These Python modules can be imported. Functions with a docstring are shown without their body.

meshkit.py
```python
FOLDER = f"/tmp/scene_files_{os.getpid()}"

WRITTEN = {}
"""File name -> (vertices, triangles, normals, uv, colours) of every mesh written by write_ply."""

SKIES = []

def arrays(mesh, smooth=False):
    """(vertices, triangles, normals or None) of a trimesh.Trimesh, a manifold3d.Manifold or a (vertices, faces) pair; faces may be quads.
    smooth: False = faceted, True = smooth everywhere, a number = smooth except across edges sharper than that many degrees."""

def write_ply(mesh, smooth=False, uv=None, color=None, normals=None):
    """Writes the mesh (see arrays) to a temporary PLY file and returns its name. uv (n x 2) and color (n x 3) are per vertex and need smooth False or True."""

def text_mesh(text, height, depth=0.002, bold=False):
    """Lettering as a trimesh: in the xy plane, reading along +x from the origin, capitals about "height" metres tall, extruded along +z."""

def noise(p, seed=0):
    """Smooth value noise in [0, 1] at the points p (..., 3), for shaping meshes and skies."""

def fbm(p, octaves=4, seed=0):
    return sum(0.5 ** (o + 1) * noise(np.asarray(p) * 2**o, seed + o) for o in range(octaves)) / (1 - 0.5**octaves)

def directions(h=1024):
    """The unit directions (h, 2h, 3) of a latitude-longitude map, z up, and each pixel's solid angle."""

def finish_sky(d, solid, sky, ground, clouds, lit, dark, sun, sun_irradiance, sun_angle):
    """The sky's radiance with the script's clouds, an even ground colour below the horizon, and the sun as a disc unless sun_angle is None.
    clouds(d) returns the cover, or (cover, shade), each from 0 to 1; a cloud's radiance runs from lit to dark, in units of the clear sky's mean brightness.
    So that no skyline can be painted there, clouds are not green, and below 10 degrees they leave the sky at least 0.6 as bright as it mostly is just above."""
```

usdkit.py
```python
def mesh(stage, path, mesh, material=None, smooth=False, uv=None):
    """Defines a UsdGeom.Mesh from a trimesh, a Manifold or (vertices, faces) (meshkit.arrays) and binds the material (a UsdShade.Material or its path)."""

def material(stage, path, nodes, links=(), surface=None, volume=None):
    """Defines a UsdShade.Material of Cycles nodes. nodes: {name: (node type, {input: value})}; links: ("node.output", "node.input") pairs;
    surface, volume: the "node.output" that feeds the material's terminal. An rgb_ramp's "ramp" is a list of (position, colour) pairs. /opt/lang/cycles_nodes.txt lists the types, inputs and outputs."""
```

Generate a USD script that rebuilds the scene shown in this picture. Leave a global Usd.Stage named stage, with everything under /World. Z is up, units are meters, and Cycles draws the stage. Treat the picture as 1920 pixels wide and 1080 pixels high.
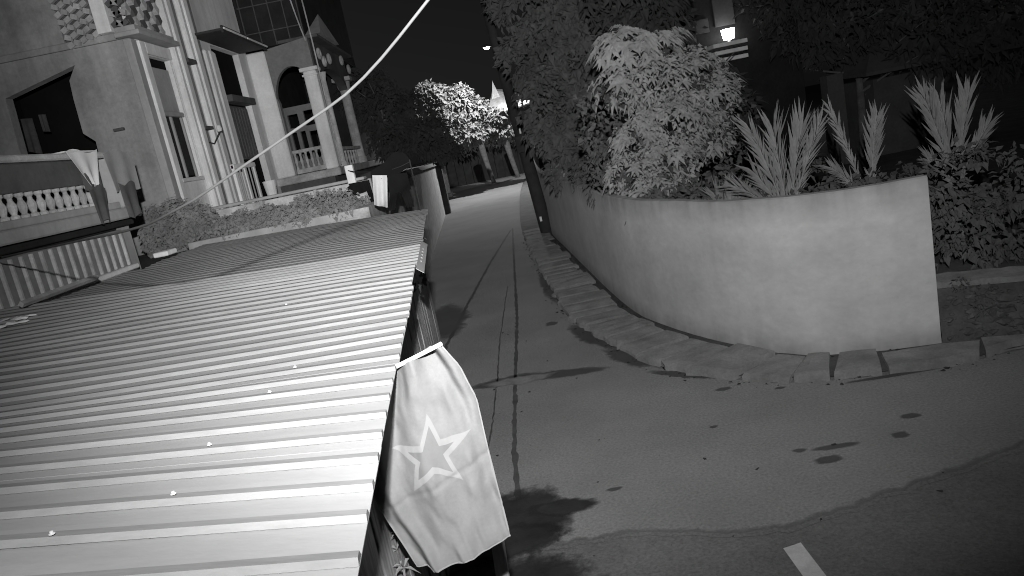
import math, random
import numpy as np, trimesh, usdkit
from meshkit import fbm
from manifold3d import Manifold
from scipy.interpolate import PchipInterpolator
from shapely.geometry import Polygon, LineString
from pxr import Usd, UsdGeom, UsdLux, UsdShade, Gf, Sdf

rng = np.random.default_rng(7)
stage = Usd.Stage.CreateInMemory()
UsdGeom.SetStageUpAxis(stage, 'Z')
W = UsdGeom.Xform.Define(stage, '/World')
stage.SetDefaultPrim(W.GetPrim())
UsdGeom.Scope.Define(stage, '/World/Looks')

# ------------------------------------------------------------------ camera: 3.7 m up, looking down the alley, rolled
H, PITCH, ROLL, FPX = 3.7, math.radians(11.5), math.radians(11.5), 1400.0
fw = np.array([0, math.cos(PITCH), -math.sin(PITCH)])
r0 = np.array([1.0, 0, 0]); u0 = np.array([0, math.sin(PITCH), math.cos(PITCH)])
ri = math.cos(ROLL) * r0 - math.sin(ROLL) * u0
up = math.sin(ROLL) * r0 + math.cos(ROLL) * u0
cam = UsdGeom.Camera.Define(stage, '/World/camera')
cam.CreateProjectionAttr('perspective')
cam.CreateHorizontalApertureAttr(36.0); cam.CreateVerticalApertureAttr(20.25)
cam.CreateFocalLengthAttr(36.0 * FPX / 1920)
cam.CreateClippingRangeAttr((0.05, 2000.0))
cam.CreateExposureAttr(0.0)
cam.AddTransformOp().Set(Gf.Matrix4d(*ri, 0, *up, 0, *(-fw), 0, 0, 0, H, 1))

# ------------------------------------------------------------------ night sky, faint moon, infrared lamps of the camera, added near fill
ELEV, AZ = 0.30, math.radians(-60)           # direction towards the moon
usdkit.material(stage, '/World/Looks/night_sky', {
    's': ('sky_texture', {'sky_type': 'single_scattering', 'sun_disc': False, 'sun_elevation': ELEV, 'sun_rotation': AZ}),
    'bw': ('rgb_to_bw', {}), 'b': ('background_shader', {'strength': 0.0022})},
    [('s.color', 'bw.color'), ('bw.val', 'b.color')], surface='b.background')
dome = UsdLux.DomeLight.Define(stage, '/World/sky')
UsdShade.MaterialBindingAPI.Apply(dome.GetPrim()).Bind(UsdShade.Material.Get(stage, '/World/Looks/night_sky'))
dome.GetPrim().SetCustomDataByKey('kind', 'structure')


def aim(light, pos, d):
    d = np.asarray(d, float) / np.linalg.norm(d)
    x = np.cross([0, 0, 1.0], -d); x /= np.linalg.norm(x); y = np.cross(-d, x)
    light.AddTransformOp().Set(Gf.Matrix4d(*x, 0, *y, 0, *(-d), 0, *pos, 1))


moon = UsdLux.DistantLight.Define(stage, '/World/moon')
moon.CreateIntensityAttr(0.004); moon.CreateAngleAttr(0.5); moon.CreateNormalizeAttr(True)
aim(moon, (0, 0, 0), (-math.sin(AZ) * math.cos(ELEV), -math.cos(AZ) * math.cos(ELEV), -math.sin(ELEV)))


def spot(name, pos, d, power, half, soft=1.0, radius=0.03):
    l = UsdLux.SphereLight.Define(stage, '/World/' + name)
    l.CreateRadiusAttr(radius); l.CreateIntensityAttr(power); l.CreateNormalizeAttr(True); l.CreateColorAttr((1, 1, 1))
    s = UsdLux.ShapingAPI.Apply(l.GetPrim())
    s.CreateShapingConeAngleAttr(half); s.CreateShapingConeSoftnessAttr(soft)
    aim(l, pos, d)
    return l


# the infrared floodlight mounted just above the security camera: a wide and a long-range spot shape its beam, a near fill is added
def heading(az, el):
    az, el = math.radians(az), math.radians(el)
    return (math.sin(az) * math.cos(el), math.cos(az) * math.cos(el), math.sin(el))


IR = (0.1, -0.3, 4.5)
spot('infrared_lamp', IR, heading(4.6, -1.9), 1350.0, 47.0)
spot('infrared_lamp_long', (IR[0] - 0.06, IR[1], IR[2]), heading(-5.5, 5.6), 1750.0, 29.0)
spot('added_near_fill', (IR[0] + 0.06, IR[1], IR[2]), heading(-20.0, -36.0), 210.0, 28.0)  # unseen fill spot added to brighten the near roof


# ------------------------------------------------------------------ materials
MATS = {}


def mat(name, base, rough=0.8, var=0.25, scale=3.0, fine=40.0, bump=0.3, streak=0.0, spec=0.3, bscale=None, translucent=0.0, metal=0.0, stretch=None, dr=0.15, island=0.0, fvar=0.55, top=None, soft=False):
    """Grey procedural surface: two sizes of noise vary the tone, optional vertical run-off streaks, fine bump."""
    n = {'g': ('geometry', {}),
         'm': ('mapping', {'scale': stretch or (1, 1, 1)}),
         'n1': ('noise_texture', {'scale': scale, 'detail': 6.0, 'roughness': 0.62}),
         'n2': ('noise_texture', {'scale': fine, 'detail': 4.0, 'roughness': 0.7}),
         'r1': ('map_range', {'from_min': 0.28, 'from_max': 0.72, 'to_min': 1 - var, 'to_max': 1 + var, 'clamp': True}),
         'r2': ('map_range', {'from_min': 0.25, 'from_max': 0.75, 'to_min': 1 - var * fvar, 'to_max': 1 + var * fvar, 'clamp': True}),
         'x': ('math', {'math_type': 'multiply'}),
         'y': ('math', {'math_type': 'multiply', 'value2': base}),
         'b': ('bump', {'strength': bump, 'distance': 0.02}),
         'p': ('principled_bsdf', {'roughness': rough, 'specular_ior_level': spec, 'metallic': metal, 'diffuse_roughness': dr})}
    l = [('g.position', 'm.vector'), ('m.vector', 'n1.vector'), ('m.vector', 'n2.vector'), ('n1.fac', 'r1.value'), ('n2.fac', 'r2.value'),
         ('r1.result', 'x.value1'), ('r2.result', 'x.value2'), ('x.value', 'y.value1'), ('n2.fac', 'b.height'), ('b.normal', 'p.normal')]
    out = 'y.value'
    if streak:
        n['ms'] = ('mapping', {'scale': (2.4, 2.4, 0.22)})
        n['ns'] = ('noise_texture', {'scale': 1.0, 'detail': 5.0, 'roughness': 0.6})
        n['rs'] = ('map_range', {'from_min': 0.35, 'from_max': 0.62, 'to_min': 1 - streak, 'to_max': 1.0, 'clamp': True})
        n['z'] = ('math', {'math_type': 'multiply'})
        l += [('g.position', 'ms.vector'), ('ms.vector', 'ns.vector'), ('ns.fac', 'rs.value'), ('rs.result', 'z.value1'), (out, 'z.value2')]
        out = 'z.value'
    if top:                                      # run-off stains that hang down from the top edge, and a splashed foot
        n['sx'] = ('separate_xyz', {})
        n['mt'] = ('mapping', {'scale': (4.0, 4.0, 0.5)})
        n['nt'] = ('noise_texture', {'scale': 1.0, 'detail': 4.0})
        n['rt'] = ('map_range', {'from_min': top[0], 'from_max': top[1], 'to_min': 0.0, 'to_max': 1.0, 'clamp': True})
        n['rb'] = ('map_range', {'from_min': 0.35, 'from_max': 0.0, 'to_min': 0.0, 'to_max': 1.0, 'clamp': True})
        n['mm'] = ('math', {'math_type': 'maximum'}); n['mk'] = ('math', {'math_type': 'multiply'})
        n['ms2'] = ('map_range', {'from_min': 0.0, 'from_max': 0.75, 'to_min': 1.0, 'to_max': 0.42, 'clamp': True})
        n['zt'] = ('math', {'math_type': 'multiply'})
        l += [('g.position', 'sx.vector'), ('sx.z', 'rt.value'), ('sx.z', 'rb.value'), ('g.position', 'mt.vector'), ('mt.vector', 'nt.vector'), ('rt.result', 'mm.value1'), ('rb.result', 'mm.value2'),
              ('mm.value', 'mk.value1'), ('nt.fac', 'mk.value2'), ('mk.value', 'ms2.value'), ('ms2.result', 'zt.value1'), (out, 'zt.value2')]
        out = 'zt.value'
    if island:                                   # every leaf / stone its own tone
        n['ri'] = ('map_range', {'from_min': 0.0, 'from_max': 1.0, 'to_min': 1 - island, 'to_max': 1 + island})
        n['zi'] = ('math', {'math_type': 'multiply'})
        l += [('g.random_per_island', 'ri.value'), ('ri.result', 'zi.value1'), (out, 'zi.value2')]
        out = 'zi.value'
    l.append((out, 'p.base_color'))
    surf = 'p.BSDF'
    if soft:                                     # a stain that thins out towards its edge: primvar "edge" runs 0 at the rim to 1 inside
        n['at'] = ('attribute', {'attribute': 'edge'})
        n['ne'] = ('noise_texture', {'scale': 7.0, 'detail': 6.0, 'roughness': 0.7})
        n['ea'] = ('math', {'math_type': 'add'})
        n['er'] = ('map_range', {'from_min': 0.55, 'from_max': 1.08, 'to_min': 0.0, 'to_max': soft, 'clamp': True})
        n['tr'] = ('transparent_bsdf', {}); n['em'] = ('mix_closure', {})
        l += [('g.position', 'ne.vector'), ('at.fac', 'ea.value1'), ('ne.fac', 'ea.value2'), ('ea.value', 'er.value'), ('er.result', 'em.fac'), ('tr.BSDF', 'em.closure1'), ('p.BSDF', 'em.closure2')]
        surf = 'em.closure'
    if translucent:
        n['t'] = ('translucent_bsdf', {}); n['mx'] = ('mix_closure', {'fac': translucent})
        l += [(out, 't.color'), ('p.BSDF', 'mx.closure1'), ('t.BSDF', 'mx.closure2')]
        surf = 'mx.closure'
    MATS[name] = usdkit.material(stage, '/World/Looks/' + name, n, l, surface=surf)
    return MATS[name]


def emit(name, strength):
    MATS[name] = usdkit.material(stage, '/World/Looks/' + name, {'e': ('emission', {'color': (1, 1, 1), 'strength': strength})}, [], surface='e.emission')


mat('soil', 0.07, 0.95, 0.4, 1.5, 25, 0.8)
mat('concrete_road', 0.15, 0.88, 0.16, 0.6, 34, 0.8, dr=0.7, fvar=2.2)
mat('stain_shade_soft', 0.06, 0.9, 0.2, 1, 40, 0.3, dr=.5, soft=0.85)  # road stains, and the painted shadow of the shed eave
mat('wet_soft', 0.03, 0.6, 0.3, 3, 30, 0.2, spec=0.2, soft=0.97)
mat('pale_soft', 0.28, 0.8, 0.3, 5, 40, 0.3, soft=0.8)
mat('asphalt', 0.105, 0.9, 0.2, 0.9, 38, 0.8, dr=0.7, fvar=2.0)
mat('worn_soft', 0.105, 0.9, 0.2, 0.9, 38, 0.8, dr=0.7, fvar=2.0, soft=1.0)
mat('road_paint', 0.45, 0.7, 0.2, 5, 80, 0.2)
mat('crack_fill', 0.075, 0.9, 0.3, 3, 50, 0.3)
mat('wet_stain', 0.035, 0.6, 0.45, 3, 30, 0.2, spec=0.2)
mat('pale_patch', 0.24, 0.8, 0.35, 5, 40, 0.3)
mat('slab_stone', 0.155, 0.9, 0.34, 2.2, 28, 0.7, dr=0.6)
mat('wall_plaster', 0.40, 0.9, 0.15, 0.9, 7, 0.25, streak=0.06, dr=0.2, stretch=(1, 1, 1.5), top=(1.8, 2.22))
mat('rubble', 0.15, 0.9, 0.45, 4, 30, 0.7, island=.5)
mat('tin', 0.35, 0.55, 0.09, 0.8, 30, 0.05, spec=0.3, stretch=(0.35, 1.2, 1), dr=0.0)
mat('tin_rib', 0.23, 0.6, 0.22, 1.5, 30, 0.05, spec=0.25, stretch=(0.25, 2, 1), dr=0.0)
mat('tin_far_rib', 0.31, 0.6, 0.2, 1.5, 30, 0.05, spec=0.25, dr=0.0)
mat('plank_dark', 0.30, 0.9, 0.5, 3, 30, 0.6, stretch=(8, 8, 0.6))
mat('plank_pale', 0.34, 0.85, 0.3, 4, 30, 0.4)
mat('flag_cloth', 0.195, 0.85, 0.12, 4, 60, 0.1, translucent=0.1, dr=0.0)
mat('flag_star', 0.155, 0.85, 0.06, 3, 60, 0.1, dr=0.0)
mat('flag_piping', 0.235, 0.85, 0.05, 3, 60, 0.1)
mat('pale_metal', 0.6, 0.5, 0.1, 3, 30, 0.1)
mat('dirty_plaster', 0.35, 0.9, 0.30, 0.9, 10, 0.3, streak=0.28)
mat('white_plaster', 0.82, 0.85, 0.16, 0.9, 12, 0.2, streak=0.24)
mat('grey_plaster', 0.38, 0.88, 0.16, 1.2, 12, 0.2, streak=0.2)
mat('dark_plaster', 0.11, 0.9, 0.25, 1.2, 12, 0.2, streak=0.2)
mat('old_white', 0.46, 0.88, 0.35, 3, 22, 0.3, streak=0.15)
mat('black_interior', 0.012, 0.95, 0.2, 2, 20, 0.1, spec=0.05)  # near-black base stands in for shadow and unlit depth
mat('door_wood', 0.12, 0.7, 0.3, 2, 25, 0.3, stretch=(6, 6, 0.6))
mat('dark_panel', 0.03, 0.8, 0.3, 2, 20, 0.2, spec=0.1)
mat('iron', 0.04, 0.7, 0.2, 5, 40, 0.1)
mat('white_cloth', 0.6, 0.95, 0.08, 4, 60, 0.2)
mat('grey_cloth', 0.27, 0.95, 0.15, 4, 60, 0.2)
mat('dark_cloth', 0.09, 0.95, 0.2, 4, 60, 0.2)
mat('light_patch_cloth', 0.07, 0.95, 0.3, 4, 20, 0.2)  # grey tone stands in for light patches in the wall shadow
mat('black_cloth', 0.012, 0.95, 0.15, 4, 60, 0.2, spec=0.05)
mat('cable_sheath', 0.05, 0.6, 0.08, 5, 60, 0.1)
mat('wire_black', 0.03, 0.7, 0.1, 5, 60, 0.1)
mat('pole_concrete', 0.035, 0.9, 0.3, 3, 25, 0.3)
mat('bark', 0.13, 0.95, 0.4, 4, 25, 0.8)
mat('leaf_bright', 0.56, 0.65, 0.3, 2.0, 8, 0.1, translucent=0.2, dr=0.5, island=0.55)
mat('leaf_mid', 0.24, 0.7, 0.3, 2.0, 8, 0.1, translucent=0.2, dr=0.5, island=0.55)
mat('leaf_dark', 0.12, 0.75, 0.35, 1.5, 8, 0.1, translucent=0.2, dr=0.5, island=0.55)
mat('leaf_palm', 0.7, 0.6, 0.2, 3, 12, 0.1, translucent=0.2, dr=0.5, island=0.55)
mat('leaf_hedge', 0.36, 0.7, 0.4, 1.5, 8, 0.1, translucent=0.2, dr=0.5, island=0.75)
mat('leaf_lit', 0.36, 0.7, 0.3, 2.0, 8, 0.1, translucent=0.2, dr=0.5, island=0.55)
mat('leaf_ground', 0.56, 0.7, 0.35, 3, 10, 0.1, translucent=0.2, dr=0.5, island=0.55)
mat('white_plastic', 0.7, 0.5, 0.1, 5, 30, 0.1)
mat('slat_backing', 0.22, 0.9, 0.2, 1.5, 12, 0.2)
mat('night_wall', 0.022, 0.9, 0.3, 1.5, 12, .2)
mat('night_pale', 0.075, 0.9, 0.2, 1.5, 12, .2)
mat('litter', 0.10, 0.95, 0.3, 5, 30, .3, island=.7)
emit('lamp_glow', 60.0)
emit('porch_glow', 9.0)

# ------------------------------------------------------------------ scene tree helpers
LOC, COUNT = {}, {}


def _path(parent, name):
    base = parent + '/' + name
    k = COUNT.get(base, 0); COUNT[base] = k + 1
    return base if k == 0 else f'{base}_{k:03d}'


def _data(prim, **kw):
    for k, v in kw.items():
        if v:
            prim.SetCustomDataByKey(k, v)


def thing(name, label, category, loc=(0, 0, 0), group=None):
    path = _path('/World', name)
    x = UsdGeom.Xform.Define(stage, path); x.AddTranslateOp().Set(Gf.Vec3d(*map(float, loc)))
    LOC[path] = np.array(loc, float)
    _data(x.GetPrim(), label=label, category=category, group=group)
    return path


def va(m):
    if hasattr(m, 'to_mesh'):
        k = m.to_mesh(); return np.array(k.vert_properties[:, :3], float), np.array(k.tri_verts)
    if isinstance(m, (tuple, list)):
        return np.asarray(m[0], float), np.asarray(m[1])
    return np.array(m.vertices), np.array(m.faces)


def part(parent, name, mesh, material, label=None, smooth=False, kind=None):
    path = _path(parent, name)
    root = '/'.join(parent.split('/')[:3])
    off = LOC.get(root, np.zeros(3))
    v, f = va(mesh)
    usdkit.mesh(stage, path, (v - off, f), MATS[material], smooth)
    _data(stage.GetPrimAtPath(path), label=label, kind=kind)
    return path


def single(name, mesh, material, label=None, category=None, kind=None, smooth=False, group=None):
    """A thing (or piece of the setting) that is one mesh."""
    path = _path('/World', name)
    v, f = va(mesh)
    usdkit.mesh(stage, path, (v, f), MATS[material], smooth)
    _data(stage.GetPrimAtPath(path), label=label, category=category, kind=kind, group=group)
    return path


# ------------------------------------------------------------------ shape helpers
def cat(*ms):
    ms = [x for m in ms for x in (m if isinstance(m, list) else [m])]
    vs, fs, n = [], [], 0
    for m in ms:
        v, f = va(m)
        if f.shape[1] == 4:
            f = np.vstack([f[:, [0, 1, 2]], f[:, [0, 2, 3]]])
        vs.append(v); fs.append(f + n); n += len(v)
    return np.vstack(vs), np.vstack(fs)


def bx(x0, x1, y0, y1, z0, z1, c=0.012):
    """Box with small chamfers."""
    lo, hi = np.minimum([x0, y0, z0], [x1, y1, z1]), np.maximum([x0, y0, z0], [x1, y1, z1])
    c = min(c, 0.3 * (hi - lo).min())
    if c <= 0.001:
        m = trimesh.creation.box(hi - lo); m.apply_translation((lo + hi) / 2); return m
    P = []
    for s in np.ndindex(2, 2, 2):
        p = np.where(s, hi, lo); d = np.where(s, -c, c)
        for k in range(3):
            q = p + d; q[k] = p[k]; P.append(q)
    return trimesh.convex.convex_hull(np.array(P))


def mbox(x0, x1, y0, y1, z0, z1):
    return Manifold.cube((x1 - x0, y1 - y0, z1 - z0)).translate((x0, y0, z0))


def ext(poly, axis, a, b):
    """Polygon of (u, z) extruded along x or y from a to b; axis is the direction of extrusion."""
    m = trimesh.creation.extrude_polygon(Polygon(poly), abs(b - a), engine='earcut')
    v = np.array(m.vertices); lo = min(a, b)
    v = np.stack([v[:, 0], lo + v[:, 2], v[:, 1]], 1) if axis == 'y' else np.stack([lo + v[:, 2], v[:, 0], v[:, 1]], 1)
    m = trimesh.Trimesh(v, m.faces, process=False)
    if m.volume < 0:
        m.invert()
    return m


def man(m):
    v, f = va(m)
    from manifold3d import Mesh
    t = trimesh.Trimesh(v, f); t.merge_vertices()
    return Manifold(Mesh(np.asarray(t.vertices, np.float32), np.asarray(t.faces, np.uint32)))


def tube(pts, rad, sides=8, sub=0, cap=True):
    p = np.asarray(pts, float)
    r = np.broadcast_to(np.asarray(rad, float), (len(p),))
    if sub:
        t = np.concatenate([[0], np.cumsum(np.linalg.norm(np.diff(p, axis=0), axis=1))])
        tt = np.linspace(0, t[-1], sub)
        r = np.interp(tt, t, r); p = np.stack([PchipInterpolator(t, p[:, k])(tt) for k in range(3)], 1)
    T = np.gradient(p, axis=0); T /= np.linalg.norm(T, axis=1, keepdims=True) + 1e-12
    ref = np.array([0, 0, 1.0]) if abs(T[:, 2]).mean() < 0.85 else np.array([1.0, 0, 0])
    A = np.cross(T, ref); A /= np.linalg.norm(A, axis=1, keepdims=True) + 1e-12
    B = np.cross(T, A); a = np.arange(sides) * 2 * np.pi / sides
    v = p[:, None] + r[:, None, None] * (np.cos(a)[None, :, None] * A[:, None] + np.sin(a)[None, :, None] * B[:, None])
    i, j = np.meshgrid(np.arange(len(p) - 1), np.arange(sides), indexing='ij')
    q = np.stack([i * sides + j, i * sides + (j + 1) % sides, (i + 1) * sides + (j + 1) % sides, (i + 1) * sides + j], -1).reshape(-1, 4)
    v = v.reshape(-1, 3); f = np.vstack([q[:, [0, 2, 1]], q[:, [0, 3, 2]]])
    if cap:
        n = len(v); v = np.vstack([v, p[0], p[-1]]); k = np.arange(sides); e = (len(p) - 1) * sides
        f = np.vstack([f, np.stack([np.full(sides, n), (k + 1) % sides, k], 1)[:, [0, 2, 1]], np.stack([np.full(sides, n + 1), e + k, e + (k + 1) % sides], 1)[:, [0, 2, 1]]])
    return v, f


def lathe(prof, c, n=12):
    """prof: (radius, z) pairs; c: base centre."""
    m = trimesh.creation.revolve(np.array(prof, float), sections=n)
    m.apply_translation(c); return m


def grid(P):
    """(n, m, 3) points as a sheet."""
    n, m = P.shape[:2]
    i, j = np.meshgrid(np.arange(n - 1), np.arange(m - 1), indexing='ij')
    q = np.stack([i * m + j, (i + 1) * m + j, (i + 1) * m + j + 1, i * m + j + 1], -1).reshape(-1, 4)
    return P.reshape(-1, 3), np.vstack([q[:, [0, 1, 2]], q[:, [0, 2, 3]]])


def thick(P, t, nrm):
    """Sheet of points given thickness along nrm."""
    n, m = P.shape[:2]
    v0, f0 = grid(P); v1 = v0 - np.asarray(nrm) * t
    N = len(v0)
    edge = [(i, 0) for i in range(n)] + [(n - 1, j) for j in range(1, m)] + [(i, m - 1) for i in range(n - 2, -1, -1)] + [(0, j) for j in range(m - 2, 0, -1)]
    e = np.array([i * m + j for i, j in edge]); e2 = np.roll(e, -1)
    side = np.vstack([np.stack([e, e2, e2 + N], 1), np.stack([e, e2 + N, e + N], 1)])[:, ::-1]
    return np.vstack([v0, v1]), np.vstack([f0, f0[:, ::-1] + N, side])


def flat(poly, z):
    """Flat polygon of (x, y) facing up at height z."""
    v, f = trimesh.creation.triangulate_polygon(Polygon(poly) if not hasattr(poly, 'exterior') else poly, engine='earcut')
    f = np.asarray(f); v = np.asarray(v)
    a = v[f]; cr = (a[:, 1, 0] - a[:, 0, 0]) * (a[:, 2, 1] - a[:, 0, 1]) - (a[:, 1, 1] - a[:, 0, 1]) * (a[:, 2, 0] - a[:, 0, 0])
    f[cr < 0] = f[cr < 0][:, ::-1]
    return np.column_stack([v, np.full(len(v), z)]), f


def ragged(pts, amp, seed, step=0.08):
    """Closed outline with an uneven edge."""
    g = np.random.default_rng(seed)
    ring = LineString(list(pts) + [pts[0]])
    n = max(12, int(ring.length / step))
    q = np.array([ring.interpolate(k / n, normalized=True).coords[0] for k in range(n)])
    return q + g.normal(0, amp, q.shape)


def leaves(P, D, N, L, Wd, droop=0.25):
    """Leaf-shaped faces folded along the midrib: base P, direction D, upper side N, length L, width Wd."""
    P, D, N = (np.asarray(a, float) for a in (P, D, N))
    D = D / (np.linalg.norm(D, axis=1, keepdims=True) + 1e-9)
    S = np.cross(D, N); S /= np.linalg.norm(S, axis=1, keepdims=True) + 1e-9
    N = np.cross(S, D)
    L = np.broadcast_to(L, (len(P),))[:, None]; Wd = np.broadcast_to(Wd, (len(P),))[:, None]
    mid = P + 0.5 * L * D - 0.06 * L * N
    tip = P + L * D - droop * L * np.array([0, 0, 1.0])
    a = P + 0.42 * L * D + 0.5 * Wd * S + 0.05 * L * N
    b = P + 0.42 * L * D - 0.5 * Wd * S + 0.05 * L * N
    v = np.stack([P, a, tip, b, mid], 1).reshape(-1, 3)
    k = np.arange(len(P))[:, None] * 5
    f = np.concatenate([k + np.array([[0, 4, 1]]), k + np.array([[1, 4, 2]]), k + np.array([[2, 4, 3]]), k + np.array([[3, 4, 0]])])
    return v, f


def unit(g, n):
    d = g.normal(size=(n, 3)); return d / np.linalg.norm(d, axis=1, keepdims=True)


def crown(blobs, per_m2, L, Wd, seed, up=0.3, shell=0.35, gap=0.44):
    """Leaves spread through lumpy blobs (centre, radii) with gaps."""
    g = np.random.default_rng(seed); out = []
    for c, r in blobs:
        c, r = np.array(c, float), np.array(r, float) * np.ones(3)
        n = int(per_m2 * 4 * math.pi * (r.prod() ** (2 / 3)))
        d = unit(g, n)
        rad = 1 - shell * g.random(n) ** 1.5
        lump = 0.72 + 0.56 * fbm(d * 2.3 + c * 1.7, 3, seed)
        p = c + d * r * (rad * lump)[:, None]
        keep = fbm(p * 2.2, 2, seed + 5) > gap
        p, d = p[keep], d[keep]
        D = 0.45 * d + 0.75 * g.normal(size=d.shape); D[:, 2] -= 0.3
        N = d * 0.6 + np.array([0, 0, up + 0.5]) + 0.5 * g.normal(size=d.shape)
        s = 0.6 + 0.8 * g.random(len(p))
        out.append(leaves(p, D, N, L * s, Wd * s))
    return cat(out)


def rosettes(centres, axes, L, Wd, k, seed, droop=0.35):
    """Whorls of long drooping leaves."""
    g = np.random.default_rng(seed); P, D, N, S = [], [], [], []
    for c, a in zip(centres, axes):
        a = a / np.linalg.norm(a)
        t = np.cross(a, [0.3, 0.2, 1.0]); t /= np.linalg.norm(t); b = np.cross(a, t)
        ph = g.random() * 6.28; s = 0.65 + 0.7 * g.random()
        for i in range(k):
            w = ph + i * 2 * math.pi / k + g.normal(0, 0.15)
            d = (math.cos(w) * t + math.sin(w) * b) + a * (0.25 + 0.5 * g.random())
            P.append(c); D.append(d); N.append(a + 0.2 * g.normal(size=3)); S.append(s * (0.8 + 0.4 * g.random()))
    S = np.array(S)
    return leaves(np.array(P), np.array(D), np.array(N), L * S, Wd * S, droop)


def limbs(base, top, n, spread, seed, r=0.12):
    g = np.random.default_rng(seed); base, top = np.array(base, float), np.array(top, float)
    mid = (base + top) / 2 + g.normal(0, 0.12, 3)
    out = [tube([base, mid, top], [r, r * 0.75, r * 0.4], 9, 12)]
    for k in range(n):
        t = 0.35 + 0.6 * g.random(); s = base + (top - base) * t
        d = unit(g, 1)[0]; d[2] = abs(d[2]) * 0.8 + 0.3
        e = s + d * spread * (0.6 + 0.6 * g.random())
        out.append(tube([s, (s + e) / 2 + g.normal(0, 0.06, 3), e], [r * 0.4, r * 0.25, r * 0.08], 6, 8))
    return out


# ================================================================== SETTING: ground, roads, pavement
single('ground', flat([(-120, -60), (120, -60), (120, 220), (-120, 220)], -0.03), 'soil', kind='structure')
single('main_road', flat([(-40, -25), (60, -25), (60, 12), (-40, 12)], -0.012), 'asphalt', kind='structure')

kerb = np.array([(7.6, 8.05), (5.86, 8.42), (4.88, 8.34), (4.11, 8.51), (3.29, 8.76), (2.65, 9.29), (1.93, 10.16), (1.44, 11.78), (0.96, 14.5), (0.86, 18.7), (0.79, 26.0), (1.3, 40.0), (3.4, 66.0)])
wallp = np.array([(7.8, 7.95), (6.03, 8.68), (5.26, 9.03), (4.46, 9.2), (3.65, 9.62), (3.18, 10.36), (2.68, 11.5), (2.36, 12.55), (2.2, 13.25), (2.06, 15.23), (1.95, 18.62), (1.84, 22.57), (1.75, 26.0), (2.3, 40.0), (4.3, 66.0)])


def arc(pts):
    t = np.concatenate([[0], np.cumsum(np.linalg.norm(np.diff(pts, axis=0), axis=1))])
    fx, fy = PchipInterpolator(t, pts[:, 0]), PchipInterpolator(t, pts[:, 1])
    return (lambda s: np.stack([fx(s), fy(s)], -1)), t[-1], t


KC, KL, kt = arc(kerb)
WC, WL, wt = arc(wallp)
kpts = KC(np.linspace(0, KL, 160))
front = [(1.12, 6.22), (0.55, 6.75), (0.1, 6.95), (-0.2, 7.15), (-1.0, 7.0)]          # ragged seam to the main road's asphalt
seam = [(9.5, 7.2), (7.6, 6.9), (5.2, 6.55), (4.0, 6.2), (3.2, 5.95), (2.6, 5.75), (1.9, 5.62), (1.45, 5.85), (0.95, 6.05), (0.45, 6.15), (-0.1, 6.2), (-0.9, 6.1), (-3.2, 6.0)]
seam = np.array(seam)
ss = LineString(seam); sq = np.array([ss.interpolate(k / 120, normalized=True).coords[0] for k in range(121)]) + rng.normal(0, 0.012, (121, 2)); sq[:, 1] += 0.35 * (fbm(np.column_stack([sq * 1.6, np.zeros(121)]), 4, 3) - .5)
alley_poly = np.vstack([kpts + [0.0, 0.0], [(3.4, 68), (-4.2, 68), (-3.3, 47), (-3.2, 14)], sq[::-1]])
alley = single('alley_road', flat(Polygon(alley_poly).buffer(0), 0.0), 'concrete_road', kind='structure')


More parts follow.
